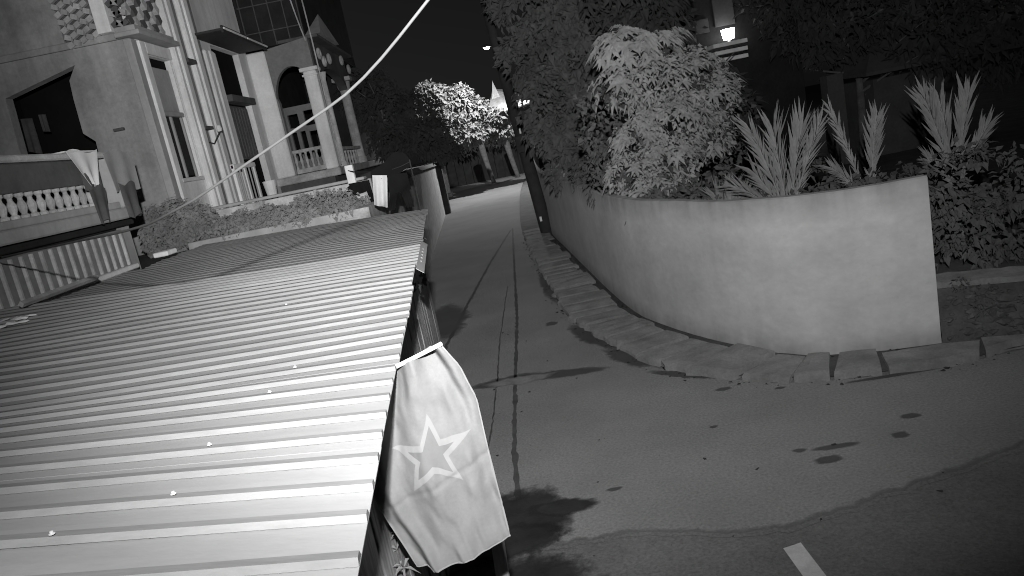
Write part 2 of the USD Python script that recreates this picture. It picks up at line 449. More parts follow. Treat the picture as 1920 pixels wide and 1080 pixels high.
def strip(pts, w, z, seed, amp=0.005):
    g = np.random.default_rng(seed)
    l = LineString(pts); n = max(10, int(l.length / 0.12))
    q = np.array([l.interpolate(k / n, normalized=True).coords[0] for k in range(n + 1)]) + g.normal(0, amp, (n + 1, 2))
    d = np.gradient(q, axis=0); d /= np.linalg.norm(d, axis=1, keepdims=True); s = np.stack([-d[:, 1], d[:, 0]], 1)
    ww = w * (0.6 + 0.8 * g.random(n + 1))[:, None] / 2
    P = np.stack([np.column_stack([q - s * ww, np.full(n + 1, z)]), np.column_stack([q + s * ww, np.full(n + 1, z)])], 1)
    v, f = grid(P); return v, f[:, ::-1]


part(alley, 'joint', strip([(-0.38, 7.0), (-0.36, 8.6), (-0.24, 11.0), (-0.02, 15.0), (0.22, 22.0), (0.5, 30.0)], 0.06, 0.004, 1), 'crack_fill')
part(alley, 'crack', strip([(-0.75, 8.0), (-0.62, 9.5), (-0.52, 11.2), (-0.42, 13.6), (-0.1, 18.5)], 0.022, 0.004, 2), 'crack_fill')
part(alley, 'crack', strip([(-1.5, 13.6), (-1.12, 17.2), (-0.52, 22.5), (0.4, 29.5)], 0.075, 0.004, 3), 'crack_fill')
def soft(parent, name, mesh, edge, material, label=None):
    p = part(parent, name, mesh, material, label)
    UsdGeom.PrimvarsAPI(stage.GetPrimAtPath(p)).CreatePrimvar('edge', Sdf.ValueTypeNames.FloatArray, 'vertex').Set([float(e) for e in edge])


def blot(pts, z, seed, amp=0.02):
    """Patch with rings that run from its rim (0) to its middle (1)."""
    o = ragged(pts, 0.0, seed, 0.05); c = o.mean(0); n = len(o)
    dq = (o - c) / np.linalg.norm(o - c, axis=1, keepdims=True)
    o = c + (o - c) * (1.15 + 0.75 * (fbm(np.column_stack([dq * 2.6, np.full(n, seed * 1.0)]), 4, seed) - .5))[:, None]
    v = np.vstack([np.column_stack([c + (o - c) * k, np.full(n, z)]) for k in (1.0, 0.72, 0.42)] + [[[*c, z]]])
    i = np.arange(n); j = (i + 1) % n
    f = np.vstack([np.vstack([np.stack([a * n + i, a * n + j, (a + 1) * n + j], 1), np.stack([a * n + i, (a + 1) * n + j, (a + 1) * n + i], 1)]) for a in (0, 1)] + [np.stack([2 * n + i, 2 * n + j, np.full(n, 3 * n)], 1)])
    a, b, d = (v[f[:, k], :2] for k in range(3)); cr = (b[:, 0] - a[:, 0]) * (d[:, 1] - a[:, 1]) - (b[:, 1] - a[:, 1]) * (d[:, 0] - a[:, 0])
    f[cr < 0] = f[cr < 0][:, ::-1]
    return (v, f), np.concatenate([np.zeros(n), np.full(n, 0.42), np.ones(n + 1)])


def oval(x, y, a, b, rot=0.0):
    w = np.linspace(0, 6.283, 20)[:-1]; c, s_ = math.cos(rot), math.sin(rot)
    return list(zip(x + a * np.cos(w) * c - b * np.sin(w) * s_, y + a * np.cos(w) * s_ + b * np.sin(w) * c))


spots = [(-0.35, 11.12, .62, .20, 0), (0.5, 10.95, .62, .18, -.25), (0.62, 7.03, .09, .04, 0), (2.55, 7.05, .07, .045, 0), (2.9, 6.98, .24, .055, -.1), (2.72, 6.75, .15, .08, 0), (3.55, 6.95, .09, .07, 0), (3.85, 7.3, .11, .06, 0), (1.02, 14.8, .15, .14, 0), (0.62, 14.0, .12, .14, 0), (2.4, 9.05, .11, .06, 0), (3.02, 8.72, .07, .04, 0), (1.95, 8.0, .05, .04, 0), (0.9, 17.5, .2, 2.0, 0), (1.2, 12.6, .22, 1.0, .25), (1.62, 10.95, .22, .7, .45), (2.1, 9.85, .12, .5, .8), (4.3, 8.4, .6, .05, -.1), (-1.6, 16.0, .5, 1.6, 0)]  # last oval paints the shadow of the shed eave on the alley
for k, (x, y, a, b, r) in enumerate(spots):
    soft(alley, 'stain_shade', *blot(oval(x, y, a, b, r), 0.004 + 0.0004 * k, 20 + k, min(a, b) * .12), 'stain_shade_soft')
soft(alley, 'pale_patch', *blot([(-0.7, 11.14), (-0.2, 11.2), (0.34, 11.04), (0.28, 10.86), (-0.2, 10.80), (-0.68, 10.93)], 0.016, 5), 'pale_soft', 'pale mortar patch across the middle of the alley')
for k, (x, y, a, b, r) in enumerate([(-0.35, 6.75, .5, .62, 0), (0.08, 6.85, .36, .16, -.1), (-0.5, 6.4, .5, .3, 0)]):
    soft(alley, 'wet_patch', *blot(oval(x, y, a, b, r), 0.018 + 0.001 * k, 50 + k, .03), 'wet_soft')
for k, (x, y, a, b, r) in enumerate([(-0.45, 5.6, .62, .5, 0), (0.1, 5.2, .55, .4, -.4), (-0.3, 4.9, .7, .5, 0)]):
    soft('/World/main_road', 'wet_patch', *blot(oval(x, y, a, b, r), 0.006 + 0.001 * k, 60 + k, .03), 'wet_soft')
sn = sq + np.array([0.0, 0.13])
V3 = np.vstack([np.column_stack([sq + [0, -.02], np.full(121, 0.0035)]), np.column_stack([sq + [0, 0.05], np.full(121, 0.0035)]), np.column_stack([sn, np.full(121, 0.0035)])])
q = np.arange(120); F3 = np.vstack([np.vstack([np.stack([a + q, a + q + 121, a + q + 122], 1), np.stack([a + q, a + q + 122, a + q + 1], 1)]) for a in (0, 121)])
a, b, d = (V3[F3[:, k], :2] for k in range(3)); cr = (b[:, 0] - a[:, 0]) * (d[:, 1] - a[:, 1]) - (b[:, 1] - a[:, 1]) * (d[:, 0] - a[:, 0]); F3[cr < 0] = F3[cr < 0][:, ::-1]
soft(alley, 'worn_edge', (V3, F3), np.repeat([1.0, 0.45, 0.0], 121), 'worn_soft')
part('/World/main_road', 'road_marking', flat([(1.755, 5.50), (1.915, 5.53), (1.90, 4.2), (1.74, 4.17)], -0.008), 'road_paint', label='white painted dash')

# pavement: irregular stone slabs between kerb edge and wall
pave = single('pavement', grid(np.stack([np.column_stack([KC(np.linspace(0, KL, 90)) + [0.05, 0.03], np.full(90, 0.035)]), np.column_stack([WC(np.linspace(0, WL, 90)), np.full(90, 0.035)])], 1)), 'soil', kind='structure')
slab_s = [0.0]
while slab_s[-1] < 24:
    slab_s.append(slab_s[-1] + (1.15 if slab_s[-1] < 3.4 else rng.uniform(0.42, 0.85)))
ksam = KC(np.linspace(0, KL, 1500)); wsam = WC(np.linspace(0, WL, 1500))


def across(s):
    a = KC(s); b = wsam[np.argmin(np.linalg.norm(wsam - a, axis=1))]
    return a, b


for k in range(len(slab_s) - 1):
    s0, s1 = slab_s[k] + 0.02, slab_s[k + 1] - rng.uniform(0.02, 0.075)
    n = 4
    rows = []
    zt = 0.115 + rng.normal(0, 0.012)
    tilt = rng.normal(0, 0.012, 2)
    inner_gap = rng.uniform(0.05, 0.26)
    sk = rng.normal(0, 0.05)
    for i in range(n):
        s = s0 + (s1 - s0) * i / (n - 1)
        a, b = across(s)
        _, b = across(min(max(s + sk, 0), KL))
        d = b - a; ln = np.linalg.norm(d); d = d / ln
        us = np.array([0.0 + rng.normal(0, 0.03), 0.05, ln * 0.33, ln * 0.66, ln - inner_gap - 0.03, ln - inner_gap])
        hs = np.array([zt - 0.03, zt, zt + rng.normal(0, .008), zt + rng.normal(0, .008), zt, zt - 0.03])
        rows.append(np.column_stack([a + us[:, None] * d, hs + tilt[0] * us + tilt[1] * (i / 3 - .5)]))
    P = np.array(rows)
    P[0, :, 2] -= 0.008; P[-1, :, 2] -= 0.008
    v, f = thick(P, 0.0, (0, 0, 1)); v[len(v) // 2:, 2] = 0.0
    t = trimesh.Trimesh(v, f, process=False)
    if t.volume < 0:
        f = f[:, ::-1]
    part(pave, 'paving_slab', (v, f), 'slab_stone')

# ================================================================== the curved wall on the right
wall = thing('boundary_wall', 'tall smooth curved concrete garden wall bending round the corner of the alley', 'wall', (1.9, 20, 0))
ws = np.linspace(wt[2], wt[-1], 110)
wb = WC(ws); dd = np.gradient(wb, axis=0); dd /= np.linalg.norm(dd, axis=1, keepdims=True)
nn = np.stack([dd[:, 1], -dd[:, 0]], 1)            # towards the garden
hw = 2.2 + 0.012 * np.sin(ws * 3.1) + 0.008 * rng.normal(size=len(ws))
prof = []
for i in range(len(ws)):
    a, b = wb[i], wb[i] + nn[i] * 0.18
    h = hw[i]
    prof.append([(a[0], a[1], -0.02), (a[0], a[1], 0.7), (a[0], a[1], 1.5), (a[0], a[1], h - 0.02), (*(a + nn[i] * .02), h), (*(b - nn[i] * .02), h), (b[0], b[1], h - 0.02), (b[0], b[1], -0.02)])
P = np.array(prof)
v, f = grid(P)
m8 = 8
f = np.vstack([f, [[0, i, i + 1] for i in range(1, 7)], [[(len(ws) - 1) * m8, (len(ws) - 1) * m8 + i + 1, (len(ws) - 1) * m8 + i] for i in range(1, 7)]])
t = trimesh.Trimesh(v, f, process=False)
part(wall, 'wall_face', (v, f if t.volume > 0 else f[:, ::-1]), 'wall_plaster', smooth=40)
for pxy in [(3.42, 9.93, 0.25), (4.55, 9.17, 1.55)]:
    pass

# low rubble bank that carries on from the wall's end, with a concrete ledge on top
bank = thing('rubble_bank', 'low dark rubble retaining wall right of the pale wall end', 'retaining wall', (6.3, 9.0, 0))
bs = np.linspace(0, wt[2] - 0.03, 30); bb = WC(bs)
bdir = WC(bs + 0.05) - WC(bs); bdir /= np.linalg.norm(bdir, axis=1, keepdims=True); bn = np.stack([bdir[:, 1], -bdir[:, 0]], 1)
rows = []
for i in range(30):
    a = bb[i] + bn[i] * 0.05
    rows.append([(*(a + bn[i] * (0.03 * k + rng.normal(0, 0.012))), z) for k, z in enumerate([-0.02, 0.2, 0.4, 0.6, 0.72])] + [(*(a + bn[i] * 0.5), 0.72), (*(a + bn[i] * 0.5), -0.02)])
v, f = grid(np.array(rows)); part(bank, 'core', (v, f[:, ::-1]), 'soil')
rows = [[(*(bb[i] + bn[i] * 0.12), 0.725), (*(bb[i] + bn[i] * 0.12), 0.80 + rng.normal(0, .006)), (*(bb[i] + bn[i] * 0.52), 0.82 + rng.normal(0, .006)), (*(bb[i] + bn[i] * 0.52), 0.725)] for i in range(30)]
v, f = grid(np.array(rows)); part(bank, 'ledge', (v, f[:, ::-1]), 'slab_stone')
for k in range(260):
    s = rng.uniform(0.05, wt[2] - 0.1); a = WC(s); d = WC(s + .05) - a; d /= np.linalg.norm(d); n2 = np.array([d[1], -d[0]])
    z = rng.uniform(0.05, 0.68); r = 0.025 + 0.075 * rng.random() ** 2
    c = np.array([*(a + n2 * (0.05 + 0.15 * z)), z])
    h = trimesh.convex.convex_hull(c + unit(rng, 14) * r * np.array([1.3, 1.0, 0.75]) * rng.uniform(0.75, 1.1, (14, 1)))
    part(bank, 'stone', h, 'rubble')

# raised garden behind the wall, raised yard on the left
single('garden_soil', flat([(1.95 + 0.15, 27), (2.18, 18.6), (2.3, 15.2), (2.5, 13.1), (3.0, 11.6), (3.45, 10.5), (3.9, 9.85), (4.6, 9.45), (5.4, 9.25), (8.0, 8.3), (30, 4), (40, 60), (5, 60)], 0.75), 'soil', kind='structure')
single('yard', flat([(-2.35, 14.1), (-2.95, 47), (-3.3, 66), (-40, 66), (-40, 11.9), (-5.9, 11.9), (-5.8, 14.1)], 2.75), 'soil', kind='structure')
yw = thing('yard_wall', 'weathered grey retaining wall along the left side of the alley behind the tin roof', 'retaining wall', (-2.6, 30, 0))
P = np.array([[(-2.33, 14.1, -.02), (-2.33, 14.1, 2.9)], [(-2.55, 25, -.02), (-2.55, 25, 2.95)], [(-2.93, 47, -.02), (-2.93, 47, 2.6)]])
v, f = thick(P, 0.25, (1, 0, 0)); t = trimesh.Trimesh(v, f, process=False); part(yw, 'wall_face', (v, f if t.volume > 0 else f[:, ::-1]), 'old_white')
part(yw, 'coping', cat(tube([(-2.48, 15.9, 3.02), (-2.62, 25, 3.07)], 0.16, 4), tube([(-2.62, 25.1, 3.05), (-3.0, 47, 2.7)], 0.16, 4)), 'dark_plaster')
part(yw, 'end_wall', bx(-5.8, -2.36, 14.12, 14.3, 0, 2.9), 'grey_plaster')
gp = thing('gate_pillar', 'thick dark square pillar at the far end of the yard wall', 'pillar', (-2.9, 44, 0))
part(gp, 'shaft', bx(-3.3, -2.55, 42.5, 43.3, 0, 2.75), 'pole_concrete'); part(gp, 'cap', bx(-3.45, -2.4, 42.35, 43.45, 2.75, 2.95), 'pole_concrete')
gp = thing('white_gate_post', 'slim pale gate post lit by the street lamp beside the far road', 'post', (-3.25, 58, 0))
part(gp, 'shaft', bx(-3.5, -3.15, 57.6, 58.0, 0, 2.3), 'white_plaster'); part(gp, 'shaft', bx(-3.72, -3.52, 56.6, 57.0, 0, 2.5), 'white_plaster')
part(gp, 'foot', bx(-3.75, -3.0, 56.4, 58.2, 0, .25), 'grey_plaster')
ew = thing('far_gate', 'dark closed gate and wall across the far end of the alley', 'gate', (0, 68, 0))
for k in range(14):
    part(ew, 'panel', bx(-5 + k * 0.72, -5 + k * 0.72 + 0.69, 68.0, 68.12 + 0.05 * (k % 2), -0.02, 2.9 + 0.05 * (k % 3)), 'dark_panel')

gl = np.random.default_rng(97); LT = []
for k in range(420):
    if k < 260:
        q = KC(gl.uniform(1.0, 22)); p = q + gl.normal(0, 0.06, 2) + np.array([-0.06, -0.05])
    elif k < 330:
        q = WC(gl.uniform(2.5, 20)); p = q + gl.normal(0, 0.03, 2) + np.array([-0.10, -0.09])
    else:
        p = np.array([gl.uniform(-1.2, 5.5), gl.uniform(5.0, 15)])
        if p[0] > 0.6 + 0.6 * max(0, 11 - p[1]):
            continue
    r = 0.008 + 0.03 * gl.random() ** 2; z0 = 0.004 if not 260 <= k < 330 else 0.06
    LT.append(trimesh.convex.convex_hull(np.array([*p, z0 + r * .3]) + unit(gl, 7) * r * np.array([1, 1, .35])))
single('gutter_grit', cat(LT), 'litter', 'grit and dead leaves gathered along the kerb and on the alley', 'litter', kind='stuff')

# ================================================================== tin-roofed shed in the foreground
shed = thing('shed', 'long shed with a ribbed tin roof and plank front below the camera', 'shed', (-2.5, 7, 0))


def slope(y):
    return np.interp(y, [0.5, 2.0, 4.0, 6.0], [0.20, 0.17, 0.06, 0.05])


def eave(y):
    return -0.43 - 0.058 * y


def roof(y, v, dz=0.0):
    """Point on the roof: y along the eave, v metres from the eave towards the house."""
    y = np.asarray(y, float) + 0 * v; v = np.asarray(v, float) + 0 * y
    sag = -0.012 * np.sin(y * 1.7) * np.sin(v * 1.1)
    sag = sag + 0.016 * (fbm(np.stack([y * 1.1, v * 0.8, 0 * y], -1), 3, 4) - 0.5)
    low = np.where(y > 8.38, -0.05, 0.0)
    return np.stack([eave(y) - v, y - 0.06 * v, 2.7 + slope(y) * v + sag + low + dz], -1)


PITCHR = 0.215
edges = np.arange(0.4, 8.2, 1.075).tolist() + [8.4, 9.3, 10.2, 11.1, 12.0, 12.9, 13.9]
g2 = np.random.default_rng(3)
for k in range(len(edges) - 1):
    ya, yb = edges[k] + 0.0, edges[k + 1] + 0.0
    over = g2.uniform(-0.015, 0.02) + (0.06 if k == 6 else 0)
    depth = 4.6 - (0.5 if ya > 11 else 0)
    ys = np.linspace(ya + 0.002, yb - 0.002, 6); vs = np.concatenate([[-over], np.linspace(0.15, depth, 16)])
    Y, V = np.meshgrid(ys, vs, indexing='ij')
    v, f = thick(roof(Y, V), 0.004, (0, 0, 1)); t = trimesh.Trimesh(v, f, process=False)
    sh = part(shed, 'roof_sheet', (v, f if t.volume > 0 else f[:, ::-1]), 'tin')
    y = ya + PITCHR / 2
    while y < yb - 0.02:
        j = g2.normal(0, 0.004); hr = 0.021 if y < 8.4 else 0.008
        rows = []
        for vv in vs:
            rows.append([roof(y + j + o, vv, h) for o, h in ((-0.030, 0.0015), (-0.017, hr), (0.017, hr), (0.030, 0.0015))])
        v, f = grid(np.array(rows))
        f = np.vstack([f, [[0, 1, 2], [0, 2, 3]]]); n4 = (len(vs) - 1) * 4
        f = np.vstack([f, [[n4, n4 + 2, n4 + 1], [n4, n4 + 3, n4 + 2]]])
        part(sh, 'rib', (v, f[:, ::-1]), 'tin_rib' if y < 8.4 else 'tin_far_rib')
        y += PITCHR
for (sy, sv) in [(1.98, 0.85), (2.60, 0.62), (2.28, 1.15), (3.2, 0.55), (3.75, 0.52), (2.22, 0.6), (5.6, .95)]:
    yk = round((sy - 0.5075) / PITCHR) * PITCHR + 0.5075
    c = roof(yk, sv, 0.027)
    part(shed, 'roof_screw', cat(lathe([(0, 0), (.009, 0), (.009, .002), (.005, .003), (.005, .009), (0, .010)], c, 10)), 'pale_metal')
# bent-up flashing at the corner of the nearer sheets
P = np.array([[roof(yy, -0.02 - 0.06 * k, 0.035 - 0.05 * k) for k in (0, 0.5, 1.0)] for yy in np.linspace(6.4, 8.38, 6)])
v, f = thick(P, 0.004, (0, 0, 1)); part(shed, 'flashing', (v, f), 'tin')
# plank front under the eave, posts and a beam
y = 0.6; g3 = np.random.default_rng(5)
while y < 13.6:
    w = g3.uniform(0.13, 0.2)
    x = eave(y) - 0.28 - g3.uniform(0, 0.03)
    part(shed, 'plank', bx(x - 0.03, x, y, y + w - 0.012, -0.02, 2.55 - g3.uniform(0, .1), 0.004), 'plank_dark')
    y += w
part(shed, 'beam', tube([(eave(0.5) - .2, .5, 2.6), (eave(13.6) - .2, 13.6, 2.6)], 0.05, 4), 'plank_dark')
part(shed, 'back_wall', bx(-6.0, -2.0, 13.62, 13.75, 0, 2.6), 'dark_plaster')

# things lying on the roof
tb = single('timber_batten', tube([(-5.0, 7.72, 2.99), (-4.96, 9.2, 3.0)], 0.035, 4), 'plank_pale', 'pale length of timber lying on the tin roof beside the railing', 'timber')
tb = single('timber_batten', cat(bx(-5.12, -4.9, 11.15, 11.5, 2.95, 3.02)), 'white_plaster', 'short white block lying on the tin roof at the end of the railing', 'block')
tp = thing('torn_plastic', 'scraps of pale torn plastic scattered on the tin roof near the railing', 'rubbish', (-4.9, 7.2, 2.9))
for k in range(22):
    c = roof(6.9 + g3.uniform(-0.12, 0.6), 4.0 + g3.uniform(-0.35, 0.3), 0.03)
    part(tp, 'scrap', trimesh.convex.convex_hull(c + unit(g3, 9) * np.array([.12, .05, .025]) * g3.uniform(.3, 1, (9, 1))), 'white_plaster')

# ================================================================== flag and its pole
fl = thing('flag', 'long light flag with a five-pointed star hanging from a pole under the tin eave', 'flag', (-0.62, 3.6, 1.6))
part(fl, 'flag_pole', tube([(-0.95, 3.62, 2.61), (-0.67, 3.58, 2.69), (-0.392, 3.55, 2.775)], 0.011, 8, 8), 'pale_metal')


def flag_pt(u, v):
    """u 0..1 left to right, v 0..1 top to bottom."""
    u = np.asarray(u, float); v = np.asarray(v, float)
    lx = np.interp(v, [0, .2, .5, .75, 1], [-0.80, -0.91, -0.94, -0.875, -0.77]); lz = np.interp(v, [0, 1], [2.655, 1.63])
    rx = np.interp(v, [0, .12, .3, .55, 1], [-0.40, -0.335, -0.29, -0.285, -0.268]); rz = np.interp(v, [0, 1], [2.765, 1.685])
    x = lx + (rx - lx) * u; z = lz + (rz - lz) * u - 0.02 * np.sin(np.pi * u) * v
    # hanging folds fade downwards, a diagonal crease and a rolled left edge
    y = 3.58 + 0.042 * np.sin(u * 19 + 1.5 * v + 1.2 * np.sin(u * 5)) * (1 - v) ** 1.1 + 0.045 * np.sin(u * 6 + 2.2 * v) * (0.35 + 0.65 * v)
    y += 0.04 * np.exp(-((u - 0.86 - 0.12 * v) / 0.05) ** 2) * (1 - 0.4 * v) - 0.05 * np.exp(-((u - 0.05 - 0.16 * v) / 0.07) ** 2) * v
    y += 0.018 * np.exp(-((v - 0.38 + 0.22 * u) / 0.03) ** 2) * np.clip(1 - u * 1.8, 0, 1) + 0.006 * np.exp(-((v - 0.68 + 0.12 * u) / 0.012) ** 2)
    y += 0.085 * (fbm(np.stack([u * 5 + 0 * v, v * 3.6 + 0 * u, 0 * u + 0 * v], -1), 3, 17) - 0.5)
    y -= 0.10 * (v - 0.4)
    return np.stack([x, y, z], -1)


U, V = np.meshgrid(np.linspace(0, 1, 70), np.linspace(0, 1, 100), indexing='ij')
v, f = thick(flag_pt(U, V), 0.0025, (0, 1, 0)); t = trimesh.Trimesh(v, f, process=False)
cloth = part(fl, 'cloth', (v, f if t.volume > 0 else f[:, ::-1]), 'flag_cloth', smooth=True)


def star(r, cx=0.57, cz=0.465, rot=0.08, k=0.40):
    return [(cx + r * (1 if i % 2 == 0 else k) * math.sin(i * math.pi / 5 + rot) * 1.0, cz - (r if i % 2 == 0 else k * r) * math.cos(i * math.pi / 5 + rot) * 0.56) for i in range(10)]


def on_flag(poly, lift):
    tri = trimesh.creation.triangulate_polygon(poly, engine='earcut')
    m = trimesh.Trimesh(np.column_stack([tri[0], np.zeros(len(tri[0]))]), tri[1], process=False)
    for _ in range(6):
        if m.edges_unique_length.max() < 0.022:
            break
        m = m.subdivide()
    q = flag_pt(m.vertices[:, 0], m.vertices[:, 1]); q[:, 1] -= lift
    return q, np.array(m.faces)


so, si = Polygon(star(0.35)), Polygon(star(0.35)).buffer(-0.030, join_style=2)
part(cloth, 'star', on_flag(si, 0.003), 'flag_star', smooth=True)
part(cloth, 'star_outline', on_flag(so.difference(si), 0.004), 'flag_piping', smooth=True)
hem = [flag_pt(1.0, q) for q in np.linspace(0, 1, 30)] + [flag_pt(q, 1.0) for q in np.linspace(0.97, 0.02, 24)] + [flag_pt(0.0, q) for q in np.linspace(1, .45, 14)]
part(cloth, 'hem', tube(np.array(hem), 0.005, 5), 'flag_piping')

# ================================================================== near cable sagging across the picture to the house
pts = np.array([(0.45, 3.2, 4.75), (-0.1, 3.33, 4.31), (-0.43, 3.49, 4.09), (-0.566, 3.566, 4.022), (-0.861, 3.724, 3.923), (-1.19, 3.817, 3.804), (-1.579, 3.95, 3.672), (-2.02, 4.38, 3.60), (-3.2, 5.75, 3.555), (-5.2, 7.85, 3.50)])
single('overhead_cable', tube(pts, [.0068, .0068, .0068, .0068, .0068, .007, .007, .0075, .008, .008], 8, 60), 'cable_sheath', 'thick pale cable sagging from the top of the picture to the balustraded house', 'cable', smooth=True)

# ================================================================== house with balustraded terrace (far left)
ha = thing('terrace_house', 'low house with balustraded terrace and slatted railing beside the tin roof', 'house', (-7.5, 9.5, 0))
part(ha, 'wall', bx(-10.5, -5.62, 3.5, 11.75, 0, 3.5), 'grey_plaster')
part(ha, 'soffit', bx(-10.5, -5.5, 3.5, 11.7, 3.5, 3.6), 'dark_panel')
part(ha, 'floor_slab', bx(-10.5, -5.36, 3.4, 11.75, 3.6, 3.76, .02), 'grey_plaster')
part(ha, 'plinth', bx(-5.62, -5.38, 3.4, 11.2, 3.762, 3.86), 'grey_plaster')
part(ha, 'rail_panel', bx(-5.60, -5.46, 3.4, 11.0, 4.16, 4.5), 'dark_plaster')
part(ha, 'handrail', bx(-5.66, -5.34, 3.4, 11.25, 4.5, 4.585, .02), 'old_white')
part(ha, 'end_post', bx(-5.66, -5.36, 11.25, 11.6, 3.762, 4.56, .02), 'grey_plaster')
bprof = [(0, 0), (.055, 0), (.055, .03), (.03, .05), (.052, .11), (.058, .15), (.03, .21), (.028, .24), (.05, .262), (.05, .295), (0, .295)]
for k in range(30):
    part(ha, 'baluster', lathe(bprof, (-5.5, 5.2 + k * 0.195, 3.862), 10), 'old_white')
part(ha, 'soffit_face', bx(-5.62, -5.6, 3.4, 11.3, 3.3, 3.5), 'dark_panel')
for k in range(32):
    y = 4.9 + k * 0.2
    part(ha, 'slat', bx(-5.5, -5.46, y, y + 0.042, 2.93, 3.44, .006), 'old_white')
part(ha, 'slat_backing', bx(-5.6, -5.52, 4.5, 11.3, 2.9, 3.46), 'slat_backing')
part(ha, 'bottom_rail', bx(-5.52, -5.40, 4.5, 11.25, 2.86, 2.925), 'white_plaster')
part(ha, 'wall_base', bx(-5.6, -5.45, 4.5, 11.3, 2.4, 2.86), 'dark_plaster')


def hung(x, y0, y1, z0, z1, seed, dx=0.0, taper=0.0, ny=14, nz=16, amp=0.02):
    """Cloth hanging over a rail in a plane of constant x."""
    g = np.random.default_rng(seed); ph = g.random() * 6
    Yv, Zv = np.meshgrid(np.linspace(0, 1, ny), np.linspace(0, 1, nz), indexing='ij')
    mid = 0.5 + 0.1 * g.normal()
    yy = y0 + (y1 - y0) * (mid + (Yv - mid) * (1 - taper * Zv))
    P = np.stack([x + dx * Zv + amp * np.sin(Yv * 11 + ph) * (0.3 + Zv), yy, z1 + (z0 - z1) * Zv - 0.03 * np.sin(Yv * 7 + ph)], -1)
    v, f = thick(P, 0.006, (1, 0, 0)); t = trimesh.Trimesh(v, f, process=False)
    return v, f if t.volume > 0 else f[:, ::-1]


single('hanging_cloth', cat(hung(-5.31, 10.05, 10.85, 4.12, 4.6, 1, taper=0.8), bx(-5.5, -5.3, 10.0, 10.8, 4.585, 4.605)), 'white_cloth', 'white cloth draped over the terrace handrail hanging to a point', 'cloth', smooth=40)
single('hanging_cloth', hung(-5.30, 10.95, 11.85, 4.02, 4.58, 2, taper=0.1), 'grey_cloth', 'grey blanket hung over the end post of the terrace', 'cloth', smooth=40)
single('hanging_trousers', cat(hung(-5.30, 10.3, 10.75, 3.62, 4.1, 3, taper=0.3), hung(-5.33, 10.3, 10.8, 4.05, 4.45, 9, taper=0.1)), 'dark_cloth', 'dark trousers hanging in front of the terrace balusters below the white cloth', 'trousers', smooth=40)
single('hanging_trousers', hung(-5.27, 11.1, 11.6, 3.6, 4.1, 4, taper=0.2), 'dark_cloth', 'dark trousers hanging below the grey blanket at the terrace end', 'trousers', smooth=40)

# ================================================================== town house with white columns (left, behind the terrace)
hb = thing('column_house', 'plastered town house with white columns, dark street door, wall shadow built as a recess and lattice balcony', 'house', (-9, 18, 2.75))
hole = man(ext([(-9.35, 4.3), (-7.80, 4.3), (-7.75, 5.2), (-7.95, 5.4), (-7.93, 6.1), (-7.9, 6.45), (-7.70, 6.72), (-9.25, 6.36)], 'y', 15.5, 17.0))  # hole cut in the outline of a shadow cast on the wall
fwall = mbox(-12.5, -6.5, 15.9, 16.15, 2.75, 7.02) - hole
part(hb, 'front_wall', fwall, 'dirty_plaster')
part(hb, 'shadow_box', cat(bx(-10, -7.0, 17.6, 17.7, 3.5, 7, 0), bx(-10.05, -9.95, 16.17, 17.6, 3.5, 7, 0), bx(-7.1, -7.0, 16.17, 17.6, 3.5, 7, 0), bx(-10, -7, 16.17, 17.6, 6.9, 7.0, 0), bx(-10, -7, 16.17, 17.6, 3.4, 3.5, 0)), 'black_interior')  # black box added behind the hole to read as that shadow
part(hb, 'corner_strip', bx(-6.62, -6.46, 15.84, 16.1, 2.75, 7.0), 'grey_plaster')
part(hb, 'sill_ledge', bx(-7.3, -7.1, 15.8, 15.92, 5.3, 5.36), 'dark_plaster')
win = mbox(-7.2, -6.2, 16.42, 17.68, 4.15, 6.75)
door = mbox(-7.2, -6.2, 20.75, 23.1, 2.9, 7.48)
swall = mbox(-6.75, -6.5, 16.15, 23.9, 2.75, 9.8) - win - door
part(hb, 'street_wall', swall, 'white_plaster')
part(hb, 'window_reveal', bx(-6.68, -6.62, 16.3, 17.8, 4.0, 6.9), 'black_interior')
w1 = part(hb, 'window', cat(bx(-6.615, -6.58, 16.43, 17.66, 5.62, 6.55), bx(-6.60, -6.5, 16.43, 17.66, 5.5, 5.6)), 'grey_plaster')
for yy in (16.44, 16.98, 17.56):
    part(w1, 'frame_bar', bx(-6.6, -6.55, yy, yy + 0.09, 4.16, 5.5), 'grey_plaster')
part(w1, 'pane', bx(-6.615, -6.61, 16.45, 17.6, 4.2, 5.5, 0), 'dark_panel')
part(w1, 'sill', bx(-6.6, -6.42, 16.35, 17.6, 4.06, 4.14), 'white_plaster')
part(hb, 'window_surround', cat(bx(-6.5, -6.43, 16.16, 16.42, 3.4, 7.0), bx(-6.5, -6.43, 16.42, 17.7, 6.76, 7.0)), 'white_plaster')
part(hb, 'cornice', cat(bx(-6.7, -6.2, 15.7, 17.75, 7.03, 7.12), bx(-6.7, -6.3, 15.8, 17.75, 7.13, 7.24)), 'grey_plaster')
part(hb, 'cornice', bx(-12.5, -6.75, 15.87, 16.2, 7.03, 7.16), 'dirty_plaster')
for x0, x1 in ((-7.02, -6.74),):
    part(hb, 'parapet_post', bx(x0, x1, 15.75, 16.05, 7.17, 8.6), 'white_plaster')
# lattice of pierced bricks on the balcony: each brick tilted in a diamond pattern
g4 = np.random.default_rng(9)


def brick(c, ax, s, ang):
    b = trimesh.creation.box((s * 1.55, 0.09, s * 1.2)); b.apply_transform(trimesh.transformations.rotation_matrix(ang, (0, 1, 0)))
    if ax == 'x':
        b.apply_transform(trimesh.transformations.rotation_matrix(math.pi / 2, (0, 0, 1)))
    b.apply_translation(c); return b


